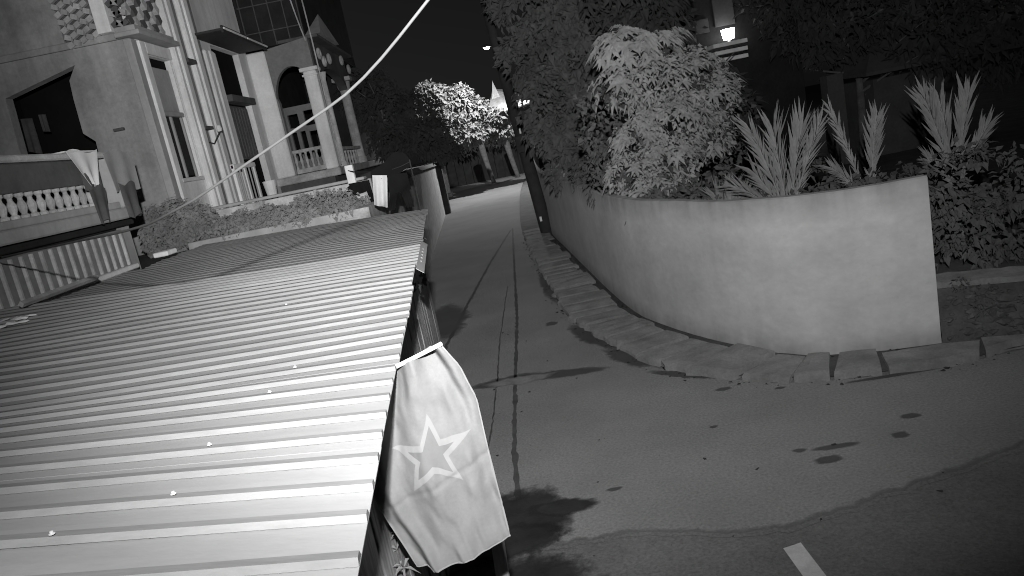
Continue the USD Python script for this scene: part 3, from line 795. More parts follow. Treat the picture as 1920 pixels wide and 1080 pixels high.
for i in range(5):
    for j in range(7):
        part(hb, 'lattice_brick', brick((-7.62 + i * 0.135 - 0.02 * j, 15.86, 7.08 + j * 0.15 + 0.03 * i), 'y', 0.082, (0.35 if (i + j) % 2 else -0.5)), 'old_white' if (i + 2 * j) % 3 else 'grey_plaster')
for i in range(6):
    for j in range(5):
        part(hb, 'lattice_brick', brick((-6.42, 15.95 + i * 0.3, 7.34 + j * 0.24), 'x', 0.13, (0.6 if (i + j) % 2 else -0.6)), 'old_white' if (i * 3 + j) % 2 else 'dark_plaster')
for i in range(3):
    for j in range(5):
        part(hb, 'lattice_brick', brick((-6.66 + 0.1 * i, 15.84, 7.3 + j * 0.2), 'y', 0.085, (0.4 if (i + j) % 2 else -0.5)), 'old_white' if (i + j) % 2 else 'dark_plaster')
part(hb, 'lattice_backing', cat(bx(-7.8, -7.05, 16.0, 16.1, 7.17, 8.6), bx(-6.74, -6.6, 16.0, 16.1, 7.25, 8.6), bx(-6.7, -6.62, 16.1, 17.7, 7.25, 8.6)), 'dark_plaster')
part(hb, 'upper_wall', bx(-12.5, -7.8, 15.95, 16.15, 7.17, 9.8), 'dirty_plaster')


def column(parent, x0, x1, y0, y1, z0, z1, m='white_plaster'):
    part(parent, 'column', cat(bx(x0, x1, y0, y1, z0, z1, .04), bx(x0 + .0, x1 + .04, y0 + (y1 - y0) * .3, y0 + (y1 - y0) * .7, z0, z1, .03)), m)


column(hb, -6.5, -6.34, 17.72, 18.3, 3.3, 9.8)
column(hb, -6.5, -6.36, 18.85, 19.5, 3.3, 9.8)
part(hb, 'bracket', bx(-6.5, -6.3, 18.3, 18.85, 6.75, 6.85), 'dark_plaster')
part(hb, 'bracket', bx(-6.5, -6.33, 18.3, 18.85, 5.2, 5.28), 'dark_plaster')
part(hb, 'recess_panel', bx(-6.5, -6.48, 18.31, 18.84, 3.3, 9.8, 0), 'slat_backing')
part(hb, 'recess_panel', bx(-6.5, -6.48, 19.52, 20.0, 3.3, 9.8, 0), 'slat_backing')
lmp = part(hb, 'wall_lamp', lathe([(0, 0), (.05, .0), (.07, .06), (.05, .14), (0, .16)], (-6.1, 18.5, 5.1), 10), 'white_plastic')
part(lmp, 'lamp_bracket', tube([(-6.5, 18.5, 4.95), (-6.3, 18.5, 4.85), (-6.1, 18.5, 5.1)], .015, 6), 'iron')
column(hb, -6.5, -6.4, 19.95, 20.72, 3.3, 7.25, 'white_plaster')
part(hb, 'door_canopy', cat(bx(-6.5, -5.7, 19.4, 23.2, 7.5, 7.56), bx(-5.72, -5.66, 19.4, 23.2, 7.45, 7.62)), 'iron')
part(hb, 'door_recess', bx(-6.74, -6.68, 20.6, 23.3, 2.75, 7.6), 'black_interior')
part(hb, 'canopy_edge', cat(bx(-5.66, -5.62, 19.4, 21.2, 7.52, 7.57), bx(-5.66, -5.62, 21.3, 23.2, 7.52, 7.57)), 'white_plaster')
dr = part(hb, 'door', bx(-6.67, -6.63, 21.1, 22.95, 4.45, 5.95), 'door_wood')
for k in range(7):
    part(dr, 'door_board', bx(-6.63, -6.6, 21.12 + k * .26, 21.34 + k * .26, 4.5, 5.9, .006), 'door_wood')
part(hb, 'door_canopy', bx(-6.68, -6.35, 21.0, 23.1, 6.0, 6.18), 'dark_plaster')
st = thing('white_gate', 'small white barred gate leaning by the columns of the town house', 'gate', (-6.0, 19.6, 2.75))
for k in range(3):
    part(st, 'post', bx(-5.75, -5.68, 17.5 + k * .75, 17.62 + k * .75, 2.9, 4.25), 'white_plaster')
part(st, 'rail', bx(-5.76, -5.67, 17.5, 19.15, 4.15, 4.26), 'white_plaster'); part(st, 'rail', bx(-5.76, -5.67, 17.5, 19.15, 3.2, 3.3), 'white_plaster')
for k in range(6):
    part(st, 'bar', bx(-5.73, -5.70, 17.72 + k * .24, 17.76 + k * .24, 3.3, 4.15), 'grey_plaster')
single('white_bucket', lathe([(0, 0), (.12, 0), (.16, .36), (.14, .36), (.11, .03), (0, .03)], (-5.35, 18.8, 3.38), 14), 'white_plastic', 'white plastic tub standing on the ledge by the dark doorway', 'tub')

# ================================================================== house with arched porch
hc = thing('porch_house', 'house with an arched porch, square columns and dark upper storey', 'house', (-5.7, 28, 2.75))
part(hc, 'slab', bx(-7.2, -4.5, 23.7, 38.5, 3.5, 3.74, .03), 'old_white')
part(hc, 'base_wall', bx(-7.2, -4.75, 23.9, 38.4, 2.75, 3.5), 'dark_plaster')
part(hc, 'front_panel', bx(-6.75, -5.98, 24.0, 24.3, 3.742, 7.58, .03), 'white_plaster')
a = np.linspace(0, math.pi, 20)
archp = [(-5.98, 3.76), (-5.98, 7.6), (-4.62, 7.75), (-4.62, 6.3), (-4.72, 6.3)] + [(-5.33 + 0.64 * math.cos(q), 6.0 + 1.0 * math.sin(q)) for q in a[1:-1]] + [(-5.92, 6.0), (-5.92, 3.76)]
part(hc, 'arch', ext(archp, 'y', 24.06, 24.3), 'slat_backing')
part(hc, 'corner_column', bx(-4.98, -4.58, 24.0, 24.4, 3.742, 6.75, .03), 'white_plaster')
part(hc, 'capital', cat(bx(-5.06, -4.5, 23.93, 24.47, 6.75, 6.86), bx(-5.02, -4.54, 23.96, 24.44, 6.6, 6.66)), 'white_plaster')
part(hc, 'half_column', lathe([(.11, 0), (.11, .12), (.085, .16), (.075, 2.7), (.1, 2.8), (.13, 2.95), (0, 2.95)], (-4.5, 24.5, 3.742), 12), 'old_white')
part(hc, 'side_column', cat(lathe([(.0, 0), (.24, 0), (.24, .2), (.19, .26), (.17, 2.75), (.24, 2.9), (.26, 3.1), (0, 3.1)], (-4.8, 29.9, 3.742), 14)), 'old_white')
part(hc, 'capital', bx(-5.15, -4.45, 29.55, 30.25, 6.85, 7.0), 'old_white')
part(hc, 'side_beam', ext([(24.4, 6.8), (24.4, 7.75), (30.4, 7.75), (30.4, 7.0)] + [(27.3 + 2.5 * math.cos(q), 6.3 + 0.75 * math.sin(q)) for q in np.linspace(0.3, math.pi - .3, 12)], 'x', -4.95, -4.65), 'dark_plaster')
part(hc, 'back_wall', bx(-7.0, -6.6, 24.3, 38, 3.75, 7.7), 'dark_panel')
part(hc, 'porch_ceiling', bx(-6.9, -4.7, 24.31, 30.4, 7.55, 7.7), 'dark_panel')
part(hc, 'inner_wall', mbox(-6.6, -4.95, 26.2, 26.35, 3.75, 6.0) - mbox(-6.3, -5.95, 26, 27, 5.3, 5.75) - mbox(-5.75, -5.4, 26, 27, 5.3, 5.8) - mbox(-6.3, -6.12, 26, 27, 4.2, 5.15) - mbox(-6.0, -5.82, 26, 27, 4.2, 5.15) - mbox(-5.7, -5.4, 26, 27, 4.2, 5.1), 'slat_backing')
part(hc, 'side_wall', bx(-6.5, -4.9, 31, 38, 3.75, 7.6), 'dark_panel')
part(hc, 'parapet_base', bx(-5.95, -5.0, 24.12, 24.24, 3.76, 3.9), 'old_white')
part(hc, 'parapet_rail', bx(-5.95, -5.0, 24.1, 24.26, 4.4, 4.5), 'old_white')
for k in range(6):
    part(hc, 'baluster', lathe([(0, 0), (.05, 0), (.03, .1), (.05, .25), (.03, .4), (.05, .5), (0, .5)], (-5.88 + k * .17, 24.18, 3.9), 8), 'old_white')
for k in range(8):
    part(hc, 'baluster', lathe([(0, 0), (.05, 0), (.03, .1), (.05, .25), (.03, .4), (.05, .5), (0, .5)], (-4.75, 25.0 + k * .55, 3.75), 8), 'old_white')
part(hc, 'side_rail', bx(-4.85, -4.65, 24.5, 29.6, 4.27, 4.38), 'old_white')
part(hc, 'upper_storey', bx(-6.6, -4.75, 24.6, 34, 7.77, 11), 'dark_panel')
for k in range(5):
    part(hc, 'mullion', bx(-6.55 + k * .44, -6.52 + k * .44, 24.54, 24.62, 7.77, 11, .004), 'dark_plaster')
for k in range(4):
    part(hc, 'mullion', bx(-6.6, -4.75, 24.53, 24.6, 8.2 + k * .8, 8.23 + k * .8, .004), 'dark_plaster')
pyr = trimesh.convex.convex_hull(np.array([(-4.74, 24.5, 7.86), (-4.25, 24.5, 7.86), (-4.25, 27.6, 7.86), (-4.74, 27.6, 7.86), (-4.5, 26.3, 8.75)]))
part(hc, 'gable', pyr, 'grey_plaster')
part(hc, 'gable_cornice', bx(-5.6, -4.35, 24.4, 30.6, 7.755, 7.85), 'dark_plaster')
for (yy, zz) in ((24.8, 7.3), (25.4, 7.12), (26.4, 7.3), (28.9, 7.5), (30.2, 7.3)):
    part(hc, 'scroll', trimesh.creation.torus(0.13, 0.055, 14, 8, transform=trimesh.transformations.translation_matrix((-4.5, yy, zz)) @ trimesh.transformations.rotation_matrix(math.pi / 2, (0, 1, 0))), 'old_white')
single('service_cable', tube([(-4.35, 23.2, 9.8), (-4.4, 23.6, 8.6), (-4.45, 23.9, 6.8), (-4.48, 23.95, 3.8)], 0.022, 6, 20), 'old_white', 'thin pale cable running down beside the porch corner column', 'cable')
single('service_cable', tube([(-4.75, 23.2, 9.8), (-4.7, 23.5, 8.6), (-4.62, 23.8, 7.6)], 0.02, 6, 12), 'old_white', 'thin cable dropping to the porch cornice from above', 'cable')

# low garden wall in front of the porch house, laundry on it
gw = thing('garden_wall', 'low pale plaster wall behind the leafy plants below the porch', 'wall', (-4.6, 15.5, 2.75))
for k in range(4):
    part(gw, 'wall_panel', bx(-6.9 + k * 1.13, -6.9 + k * 1.13 + 1.06, 15.5, 15.65, 2.75, 3.36), 'old_white')
    part(gw, 'pier', bx(-6.9 + k * 1.13 + 1.06, -6.9 + (k + 1) * 1.13, 15.46, 15.69, 2.75, 3.38), 'grey_plaster')
part(gw, 'coping', bx(-6.9, -2.5, 15.4, 15.75, 3.382, 3.44), 'grey_plaster')
part(gw, 'post', bx(-2.82, -2.66, 15.3, 15.45, 2.75, 3.72), 'white_plaster')
single('clothes_line', tube([(-2.74, 15.2, 3.62), (-2.2, 14.4, 3.52), (-1.7, 13.9, 3.49), (-1.36, 13.8, 3.56)], 0.008, 6, 12), 'wire_black', 'thin line carrying the laundry above the far edge of the tin roof', 'clothes line')
single('clothes_prop', tube([(-1.36, 13.8, 2.66), (-1.36, 13.8, 3.6)], 0.012, 8), 'wire_black', 'thin dark prop on the tin roof holding the end of the clothes line', 'prop')


def hungy(pts_top, pts_bot, y, seed, nx=14, nz=14, amp=0.02):
    g = np.random.default_rng(seed); ph = g.random() * 6
    U, V = np.meshgrid(np.linspace(0, 1, nx), np.linspace(0, 1, nz), indexing='ij')
    T = np.array(pts_top, float); B = np.array(pts_bot, float)
    tx = np.interp(U, np.linspace(0, 1, len(T)), T[:, 0]); tz = np.interp(U, np.linspace(0, 1, len(T)), T[:, 1])
    b0 = np.interp(U, np.linspace(0, 1, len(B)), B[:, 0]); b1 = np.interp(U, np.linspace(0, 1, len(B)), B[:, 1])
    P = np.stack([tx + (b0 - tx) * V, y + amp * np.sin(U * 10 + ph) * (.4 + V), tz + (b1 - tz) * V], -1)
    v, f = thick(P, 0.012, (0, 1, 0)); t = trimesh.Trimesh(v, f, process=False)
    return v, f if t.volume > 0 else f[:, ::-1]


def near(pts, k=0.925):
    return [(x * k, 3.7 + (z - 3.7) * k) for x, z in pts]


single('black_jacket', hungy(near([(-2.28, 3.52), (-2.0, 3.62), (-1.75, 3.80), (-1.55, 3.74), (-1.45, 3.55)]), near([(-2.3, 3.38), (-2.05, 3.32), (-1.8, 3.33), (-1.62, 3.42), (-1.5, 3.45)]), 13.90, 1), 'black_cloth', 'black jacket slung over the clothes line above the white towel', 'jacket', smooth=40)
single('white_towel', hungy(near([(-2.26, 3.44), (-1.97, 3.38)]), near([(-2.36, 2.86), (-2.1, 2.76)]), 13.86, 2, amp=.035), 'white_cloth', 'white towel hanging beside the black trousers at the end of the tin roof', 'towel', smooth=40)
single('black_trousers', cat(hungy(near([(-1.97, 3.38), (-1.57, 3.36)]), near([(-2.0, 2.98), (-1.56, 3.02)]), 13.8, 3, amp=.012), hungy(near([(-2.0, 3.0), (-1.84, 3.0)]), near([(-2.1, 2.69), (-1.97, 2.69)]), 13.81, 4, amp=.01), hungy(near([(-1.78, 3.02), (-1.6, 3.05)]), near([(-1.72, 2.68), (-1.6, 2.68)]), 13.81, 5, amp=.01)), 'black_cloth', 'black trousers with spread legs hanging on the clothes line', 'trousers', smooth=40)
single('dark_shirt', cat(hungy([(-2.80, 3.36), (-2.42, 3.36)], [(-2.78, 3.1), (-2.45, 3.16)], 15.25, 6), hungy([(-2.5, 3.34), (-2.38, 3.36)], [(-2.44, 2.92), (-2.36, 2.92)], 15.22, 7), hungy([(-2.84, 3.3), (-2.74, 3.34)], [(-2.82, 2.98), (-2.76, 2.98)], 15.22, 8)), 'black_cloth', 'small dark shirt with hanging sleeves drying left of the white towel', 'shirt', smooth=40)
single('hanging_cloth', cat(hungy([(-9.33, 5.98), (-9.1, 5.95)], [(-9.36, 5.3), (-9.12, 5.2)], 16.35, 9)), 'light_patch_cloth', 'added cloth piece, a pale garment hanging inside the dark opening, nearer its left edge', 'light_patch', smooth=40)  # cloth added to imitate a light patch inside the wall shadow
single('hanging_cloth', cat(hungy([(-8.98, 6.0), (-8.83, 5.98)], [(-8.98, 5.65), (-8.84, 5.62)], 16.4, 10)), 'light_patch_cloth', 'small added cloth piece, a pale garment hanging inside the dark opening beside the longer one', 'light_patch', smooth=40)  # second added cloth, imitating the smaller light patch

# ================================================================== utility pole, street lamp, wires
up_ = thing('utility_pole', 'thick dark leaning utility pole at the inner edge of the pavement', 'utility pole', (1.66, 26.1, 0))
part(up_, 'shaft', tube([(1.62, 26.1, -0.02), (1.40, 26.1, 2.7), (1.22, 26.1, 5.0), (0.95, 26.1, 8.8)], [0.24, 0.22, 0.19, 0.15], 10, 16), 'pole_concrete', smooth=True)
part(up_, 'reflector', bx(1.42, 1.50, 25.84, 25.87, 0.55, 0.72), 'white_plastic')
part(up_, 'reflector', bx(1.30, 1.36, 25.82, 25.85, 3.62, 3.82), 'white_plastic')
part(up_, 'meter_box', bx(1.1, 1.55, 25.62, 25.86, 3.0, 3.55), 'pole_concrete')
lp = thing('street_lamp', 'lit street lamp on a slim dark pole beyond the utility pole', 'street lamp', (2.6, 49, 0))
part(lp, 'pole', tube([(2.55, 49, 0), (2.35, 49, 8.9)], [0.12, 0.07], 8), 'pole_concrete')
part(lp, 'arm', tube([(2.35, 49, 8.8), (2.0, 49, 9.2), (1.55, 49, 9.2)], 0.04, 6, 8), 'pole_concrete')
part(lp, 'lamp_head', trimesh.convex.convex_hull(np.array([(1.2, 48.8, 9.18), (1.75, 48.8, 9.18), (1.2, 49.2, 9.18), (1.75, 49.2, 9.18), (1.35, 49, 9.36), (1.6, 49, 9.36)])), 'pole_concrete')
part(lp, 'lamp_glass', lathe([(0, 0), (.12, .03), (.19, .10), (.2, .15), (0, .15)], (1.45, 48.95, 9.03), 14), 'lamp_glow')
spot('street_lamp_light', (1.45, 48.95, 8.95), (-0.08, 0.15, -1.0), 2600.0, 88.0, 0.35, 0.08)

# lit eave of a far house under the lamp
fh = thing('far_house', 'far house with a pale sloping roof lit by the street lamp', 'house', (3, 68.5, 0))
part(fh, 'wall', bx(0.8, 4.7, 68.4, 72, 0, 5.4), 'dark_panel')
k = 0.93
part(fh, 'roof', trimesh.convex.convex_hull(np.array([(x * k, y * k, 3.7 + (z - 3.7) * k) for x, y, z in [(0.9, 72, 5.62), (5.2, 72, 6.1), (5.2, 72, 6.3), (1.0, 72, 5.8), (2.0, 75.5, 8.2), (3.6, 75.5, 7.9), (1.1, 77, 5.8), (5.2, 77, 6.1)]])), 'white_plaster')
part(fh, 'turret', trimesh.convex.convex_hull(np.array([(x * k, y * k, 3.7 + (z - 3.7) * k) for x, y, z in [(1.7, 74, 7.0), (2.6, 74, 7.0), (1.7, 74.6, 7.0), (2.6, 74.6, 7.0), (2.1, 74.2, 8.9)]])), 'white_plaster')
bulb = part(fh, 'eave_lamp', trimesh.creation.icosphere(2, .12).apply_translation((3.3, 66.1, 6.5)), 'lamp_glow')
el = UsdLux.SphereLight.Define(stage, '/World/eave_lamp_light'); el.CreateRadiusAttr(.13); el.CreateIntensityAttr(160.0); el.CreateNormalizeAttr(True); el.AddTranslateOp().Set(Gf.Vec3d(3.3, 65.9, 6.5))
part(fh, 'gutter', tube([(0.8, 66.9, 5.45), (4.85, 66.9, 5.9)], .07, 6), 'dark_plaster')

# ================================================================== vegetation
def tree(name, label, base, top, blobs, per, L, Wd, seed, m, n_limb=8, spread=1.2, r=0.14, group=None):
    t = thing(name, label, 'tree', base, group)
    for q in limbs(base, top, n_limb, spread, seed, r):
        part(t, 'trunk' if COUNT.get(t + '/trunk') is None else 'branch', q, 'bark', smooth=True)
    part(t, 'crown', crown(blobs, per, L, Wd, seed), m)
    return t


# the bright long-leaved tree just behind the bend of the wall
bt = thing('broadleaf_tree', 'bright tree with whorls of long drooping leaves behind the bend of the wall', 'tree', (3.3, 14.4, 0.75))
for q in limbs((3.3, 14.4, 0.7), (3.2, 14.2, 3.8), 12, 1.3, 11, 0.10):
    part(bt, 'trunk' if COUNT.get(bt + '/trunk') is None else 'branch', q, 'bark', smooth=True)
g = np.random.default_rng(21)
lumps = [((2.95, 14.3, 4.75), (0.62, .6, .42)), ((3.45, 14.4, 4.7), (.6, .6, .3)), ((2.75, 14.2, 4.15), (.5, .6, .45)), ((3.3, 14.0, 4.0), (.75, .7, .5)), ((4.0, 14.3, 4.1), (.65, .6, .45)), ((4.45, 14.4, 3.55), (.5, .6, .5)), ((3.5, 13.9, 3.35), (.75, .6, .5)), ((2.8, 13.9, 3.1), (.5, .5, .45)), ((2.6, 13.8, 2.55), (.5, .5, .4)), ((3.3, 13.7, 2.7), (.6, .5, .45)), ((4.2, 14.2, 2.95), (.5, .5, .4)), ((3.0, 13.6, 2.2), (.6, .5, .35))]
C, A = [], []
for c, r in lumps:
    n = int(52 * np.prod(r) ** (2 / 3) / 0.25)
    d = unit(g, n); d[:, 2] = np.where(g.random(n) < .75, abs(d[:, 2]), d[:, 2])
    C += list(np.array(c) + d * np.array(r) * (0.6 + 0.5 * g.random((n, 1)))); A += list(d + [0, 0, .7])
part(bt, 'crown', cat(rosettes(C, A, 0.165, 0.06, 6, 22, .5), rosettes(C[:130], A[:130], 0.21, 0.085, 6, 25, .5), crown([(c, np.array(r) * 1.05) for c, r in lumps[3:]], 170, 0.09, 0.06, 24)), 'leaf_bright')
part(bt, 'side_foliage', crown([((2.3, 14.6, 3.6), (.5, .6, .7)), ((2.25, 14.4, 2.7), (.4, .5, .5)), ((4.8, 14.6, 3.0), (.5, .6, .6)), ((4.6, 14.2, 2.3), (.6, .5, .5)), ((3.8, 13.7, 2.2), (.6, .5, .5))], 150, .11, .075, 26, gap=.47), 'leaf_hedge')
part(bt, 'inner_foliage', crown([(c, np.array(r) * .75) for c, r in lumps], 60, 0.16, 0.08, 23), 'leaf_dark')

tree('shade_tree', 'tall dark creeper-covered tree behind the wall left of the bright tree', (2.9, 22.5, .7), (2.6, 22.5, 6.0),
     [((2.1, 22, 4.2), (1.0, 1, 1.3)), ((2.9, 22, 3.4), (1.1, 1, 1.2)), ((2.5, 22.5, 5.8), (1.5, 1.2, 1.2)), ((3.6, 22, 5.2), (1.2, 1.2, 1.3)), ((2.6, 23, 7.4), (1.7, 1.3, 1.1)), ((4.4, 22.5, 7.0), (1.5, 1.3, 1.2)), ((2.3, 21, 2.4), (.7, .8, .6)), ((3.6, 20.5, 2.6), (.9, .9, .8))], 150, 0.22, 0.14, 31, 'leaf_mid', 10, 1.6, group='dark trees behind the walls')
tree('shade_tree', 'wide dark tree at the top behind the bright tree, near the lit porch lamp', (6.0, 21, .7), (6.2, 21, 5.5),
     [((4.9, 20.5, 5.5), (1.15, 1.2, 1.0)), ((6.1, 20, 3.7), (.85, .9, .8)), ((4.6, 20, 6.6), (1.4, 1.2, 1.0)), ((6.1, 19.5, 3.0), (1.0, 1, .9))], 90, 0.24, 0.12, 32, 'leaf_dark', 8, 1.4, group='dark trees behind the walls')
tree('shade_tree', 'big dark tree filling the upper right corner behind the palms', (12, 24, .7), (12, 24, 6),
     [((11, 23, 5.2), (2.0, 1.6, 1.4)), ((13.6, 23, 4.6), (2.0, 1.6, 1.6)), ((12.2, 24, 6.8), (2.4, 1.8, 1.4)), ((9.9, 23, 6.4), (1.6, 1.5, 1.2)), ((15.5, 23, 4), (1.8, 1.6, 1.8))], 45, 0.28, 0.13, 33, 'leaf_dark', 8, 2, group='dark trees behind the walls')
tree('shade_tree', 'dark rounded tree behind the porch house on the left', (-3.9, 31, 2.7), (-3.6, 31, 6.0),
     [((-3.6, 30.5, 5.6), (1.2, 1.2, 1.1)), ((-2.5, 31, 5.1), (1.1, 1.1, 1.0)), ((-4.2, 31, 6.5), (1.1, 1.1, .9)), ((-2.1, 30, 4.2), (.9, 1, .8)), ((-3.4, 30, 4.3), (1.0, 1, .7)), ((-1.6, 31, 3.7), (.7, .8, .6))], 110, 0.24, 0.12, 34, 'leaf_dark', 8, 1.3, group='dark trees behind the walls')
def away(bl, k=1.24):
    return [((c[0] * k, c[1] * k, 3.7 + (c[2] - 3.7) * k), tuple(q * k for q in r)) for c, r in bl]


tree('lit_tree', 'pale tree lit brightly from above by the street lamp', (-3.9, 54, 0), (-1.6, 53.6, 5.8),
     away([((-2.3, 43, 6.3), (1.2, 1.1, 1.0)), ((-1.0, 43, 6.0), (1.1, 1, .9)), ((-.2, 43.2, 5.2), (1.0, 1, .8)), ((-1.6, 42.6, 5.0), (1.2, 1, .9)), ((0.3, 43.3, 4.3), (.9, .9, .6)), ((-.6, 42.5, 4.1), (.9, .9, .6)), ((1.2, 43.6, 3.9), (.7, .8, .5)), ((-2.6, 42.6, 4.9), (.9, .9, .8)), ((-1.9, 42.2, 4.3), (.9, .8, .7)), ((0.9, 43, 4.8), (.6, .7, .5)), ((-3.1, 42.6, 5.8), (.7, .8, .7))]), 125, 0.3, 0.2, 35, 'leaf_lit', 8, 1.3)
hd = thing('far_hedge', 'dark bushes hanging over the far gate at the end of the alley', 'hedge', (0, 67, 0))
part(hd, 'foliage', crown([((-4, 67, 3.4), (1.6, 1, .9)), ((-1.5, 67, 3.6), (1.6, 1, 1)), ((1.2, 67, 3.6), (1.6, 1, .9)), ((3.4, 67, 3.5), (1.3, 1, .9)), ((-4.2, 63, 2.0), (.8, 2, 1.6)), ((4.6, 66, 2.2), (1.2, 1.5, 1.4)), ((2.6, 69.5, 4.2), (1.6, .8, .9))], 40, .3, .16, 36), 'leaf_dark')
for k, (x, y) in enumerate([(0.1, 62.5), (2.2, 63.5)]):
    single('slim_trunk', tube([(x + .2, y, 0), (x - .1, y, 1.8), (x - .3, y, 3.6)], [.18, .22, .3], 7, 8), 'bark', ['slim grey trunk left of the far road end under the lit tree', 'slim grey trunk right of the far road end under the lit tree'][k], 'trunk', smooth=True)


def palm(name, label, base, fronds, seed, m='leaf_palm'):
    """Young palm: each frond a midrib with narrow leaflets fanned upward."""
    t = thing(name, label, 'palm', base, 'young palms above the curved wall')
    g = np.random.default_rng(seed)
    part(t, 'stem', tube([np.array(base), np.array(base) + [0, 0, 0.7]], [.09, .06], 8), 'bark')
    for (tip, w) in fronds:
        b = np.array(base) + [0, 0, .6]; tip = np.array(tip, float)
        s = np.linspace(0, 1, 30)[:, None]
        mid = (b + tip) / 2 + np.array([0, 0, 0.15])
        c = (1 - s) ** 2 * b + 2 * s * (1 - s) * mid + s ** 2 * tip
        fr = part(t, 'frond', tube(c, np.linspace(.018, .004, 30), 5), m)
        T = np.gradient(c, axis=0); T /= np.linalg.norm(T, axis=1, keepdims=True)
        side = np.cross(T, [0, 1, 0]); side /= np.linalg.norm(side, axis=1, keepdims=True)
        P, D, N, L = [], [], [], []
        for i in range(5, 30):
            for q in (-1, 1):
                P.append(c[i]); D.append(T[i] * 1.25 + q * side[i] * 0.36 + g.normal(0, .10, 3)); N.append(np.array([0.2 * q, -1, .3])); L.append(w * 1.15 * (0.5 + 0.6 * math.sin(math.pi * (i - 4) / 30)) * g.uniform(.6, 1.15))
        part(fr, 'leaflets', leaves(np.array(P), np.array(D), np.array(N), np.array(L), 0.025, 0.06), m)


palm('young_palm', 'palest young palm with upright fanned fronds above the middle of the wall', (4.7, 12.1, .75), [((4.25, 12, 2.95), .5), ((4.62, 12.1, 2.9), .55), ((4.98, 11.9, 2.85), .55), ((5.28, 11.9, 2.85), .4), ((4.15, 11.9, 2.35), .4), ((3.8, 11.8, 2.2), .4)], 51)
palm('young_palm', 'dim slender young palm in the middle of the three above the wall', (6.1, 12.2, .75), [((5.62, 12.2, 3.05), .3), ((6.25, 12, 2.75), .42), ((6.45, 12.3, 2.7), .28), ((5.45, 12, 2.15), .35)], 52)
palm('young_palm', 'rightmost young palm with broad fronds beyond the wall end', (7.45, 12.0, .75), [((7.05, 12, 2.95), .5), ((7.35, 12.1, 2.85), .5), ((7.75, 12, 2.85), .5), ((6.9, 11.8, 2.0), .35), ((8.1, 12.1, 2.3), .4)], 53)
palm('young_palm', 'small low palm tuft peeping over the wall under the bright tree', (3.75, 12.3, .75), [((3.6, 12.2, 2.0), .4), ((3.85, 12.2, 2.05), .4), ((3.4, 12.2, 1.85), .3), ((4.05, 12.2, 1.95), .35)], 54, 'leaf_bright')

sh = thing('hedge', 'ragged low hedge of small leaves showing just over the curved wall', 'hedge', (3.5, 12.5, .75))
part(sh, 'foliage', crown([((2.75, 13.2, 1.75), (.5, .5, .5)), ((3.2, 12.6, 1.75), (.5, .5, .5)), ((3.7, 12.4, 1.65), (.5, .4, .45)), ((4.3, 12.2, 1.55), (.6, .5, .45)), ((5.0, 12.1, 1.5), (.6, .5, .45)), ((5.7, 12.0, 1.5), (.6, .5, .45)), ((6.4, 11.8, 1.6), (.6, .5, .45)), ((5.3, 12.6, 1.9), (.6, .5, .4)), ((2.4, 16, 2.2), (.4, .9, .5)), ((2.35, 18.5, 2.3), (.4, 1.2, .5)), ((3.0, 13.4, 2.0), (.5, .5, .4))], 240, 0.13, 0.08, 61), 'leaf_hedge')
sb = thing('corner_shrub', 'dark leafy shrub standing on the rubble bank beyond the wall end', 'shrub', (6.4, 10.0, .75))
for q in limbs((6.3, 10.1, .75), (6.5, 10.3, 2.0), 7, .7, 71, .05):
    part(sb, 'stem', q, 'bark')
part(sb, 'foliage', crown([((5.95, 9.9, 1.75), (.35, .4, .4)), ((6.5, 10.2, 1.9), (.6, .5, .45)), ((7.1, 10.2, 1.7), (.6, .5, .5)), ((6.2, 9.8, 1.25), (.5, .4, .4)), ((6.9, 9.8, 1.2), (.6, .4, .4)), ((7.6, 9.6, 1.3), (.6, .5, .6)), ((6.5, 9.6, .95), (.8, .3, .2)), ((7.8, 10.2, 2.0), (.6, .5, .5))], 230, 0.105, 0.065, 72, gap=0.5), 'leaf_hedge')

g = np.random.default_rng(78); wd = []
for k in range(34):
    q = WC(g.uniform(0.1, wt[2] - .1)); wd.append(((q[0] + g.uniform(.0, .12), q[1] + g.uniform(0, .15), g.uniform(.05, .85)), (.12, .07, .09)))
single('bank_weeds', crown(wd, 330, 0.055, 0.028, 79), 'leaf_hedge', 'small weeds sprouting from the rubble bank right of the wall end', 'weeds', kind='stuff')
g = np.random.default_rng(81)
gc = []
for k in range(46):
    x = g.uniform(-6.5, -2.5); y = 14.55 + g.uniform(-.25, .6) - 0.03 * (x + 4)
    h = 0.22 + 0.2 * g.random() + (0.35 if x < -5.6 else 0)
    gc.append(((x, y, 2.8 + h * .5), (.3, .28, h * .8)))
single('climbing_plants', crown(gc, 520, 0.075, 0.06, 82), 'leaf_ground', 'strip of low leafy plants growing along the far edge of the tin roof', 'plants', kind='stuff')
ewd = thing('eave_weed', 'straggly weed growing out under the eave of the tin roof', 'weed', (-1.1, 9, 2.3))
for k, (c, r) in enumerate([((-1.1, 9.1, 2.35), (.1, .2, .26)), ((-1.02, 8.5, 2.2), (.08, .15, .16)), ((-1.2, 10.6, 2.5), (.08, .2, .16))]):
    part(ewd, 'sprig', crown([(c, r)], 170, .075, .045, 83 + k), 'leaf_mid')

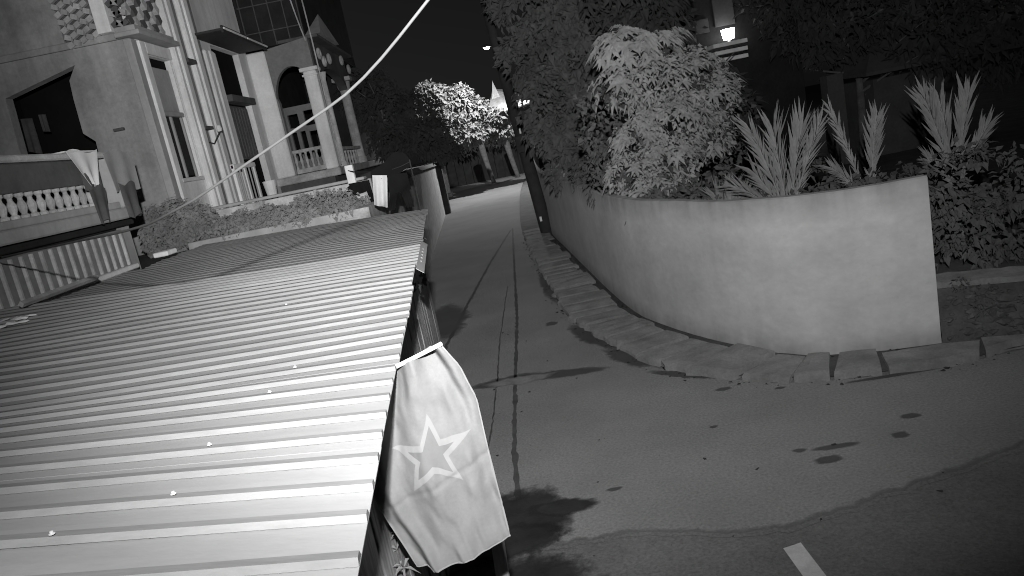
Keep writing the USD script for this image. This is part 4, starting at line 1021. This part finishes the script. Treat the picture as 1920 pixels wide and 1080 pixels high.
# foot of the shed: vine and leaning slats below the flag
vn = thing('vine', 'scrawny vine with curling leaves on the plank front beside the flag', 'vine', (-0.85, 3.6, 0))
part(vn, 'stem', tube([(-0.98, 4.1, .2), (-0.97, 4.0, 1.2), (-0.94, 3.95, 1.75)], .012, 5, 10), 'bark')
cc = np.column_stack([np.full(22, -.9) + g.normal(0, .03, 22), 3.75 + g.normal(0, .14, 22), 1.35 + g.normal(0, .17, 22)])
part(vn, 'foliage', rosettes(cc, unit(g, 22) + [.6, -.3, .4], .085, .016, 4, 84, .5), 'leaf_bright')
single('leaning_slat', tube([(-0.93, 3.05, 1.05), (-0.86, 3.12, 1.75)], .022, 4), 'plank_pale', 'pale narrow slat leaning against the plank front under the eave', 'slat')
single('plastic_pipe', tube([(-0.55, 5.4, .03), (-0.5, 5.5, 0.9)], .055, 12), 'grey_plaster', 'short pale pipe standing on the road edge below the flag', 'pipe')

# ================================================================== dark house on the right with the lit porch lamp
hr = thing('lamp_house', 'dark house behind the trees with a lit porch lamp and pale shutters', 'house', (9, 24.5, .7))
part(hr, 'wall', bx(6.5, 10.6, 24.6, 29, .7, 8.6), 'night_wall')
part(hr, 'shutter', bx(7.95, 8.6, 24.5, 24.58, 5.65, 6.5), 'night_pale'); part(hr, 'shutter', bx(7.15, 7.75, 24.5, 24.58, 5.55, 5.98), 'night_pale')
for k in range(3):
    part(hr, 'awning_slat', bx(7.55 + .05 * k, 8.62 + .02 * k, 23.7 + .1 * k, 24.5, 4.98 - k * .22, 5.10 - k * .22), 'white_plaster')
pl = part(hr, 'porch_lamp', trimesh.convex.convex_hull(np.array([(x * (.17 if z > 0 else .13), y * (.17 if z > 0 else .13), z) for x in (-1, 1) for y in (-1, 1) for z in (-.17, .15)])), 'porch_glow')
hr_l = stage.GetPrimAtPath(pl); UsdGeom.Xformable(hr_l).AddTranslateOp().Set(Gf.Vec3d(8.22 - 0 + 0, 24.2, 5.36))
part(hr, 'lamp_stem', tube([(8.22, 24.2, 5.1), (8.22, 24.2, 5.2)], .04, 8), 'pale_metal')
hs = thing('garden_house', 'dim house with a small gabled roof behind the right-hand palms', 'house', (12.8, 24, .7))
part(hs, 'wall', bx(12.2, 14.4, 23.4, 26, .7, 3.1), 'night_pale')
part(hs, 'roof', trimesh.convex.convex_hull(np.array([(11.6, 22.6, 3.35), (14.8, 22.6, 3.35), (11.6, 26, 3.35), (14.8, 26, 3.35), (12.6, 23.8, 4.6), (13.4, 23.8, 4.6), (11.6, 22.6, 3.25), (14.8, 22.6, 3.25)])), 'night_pale')
part(hs, 'pillar', bx(10.6, 11.1, 23.0, 23.5, .7, 3.5), 'night_pale')
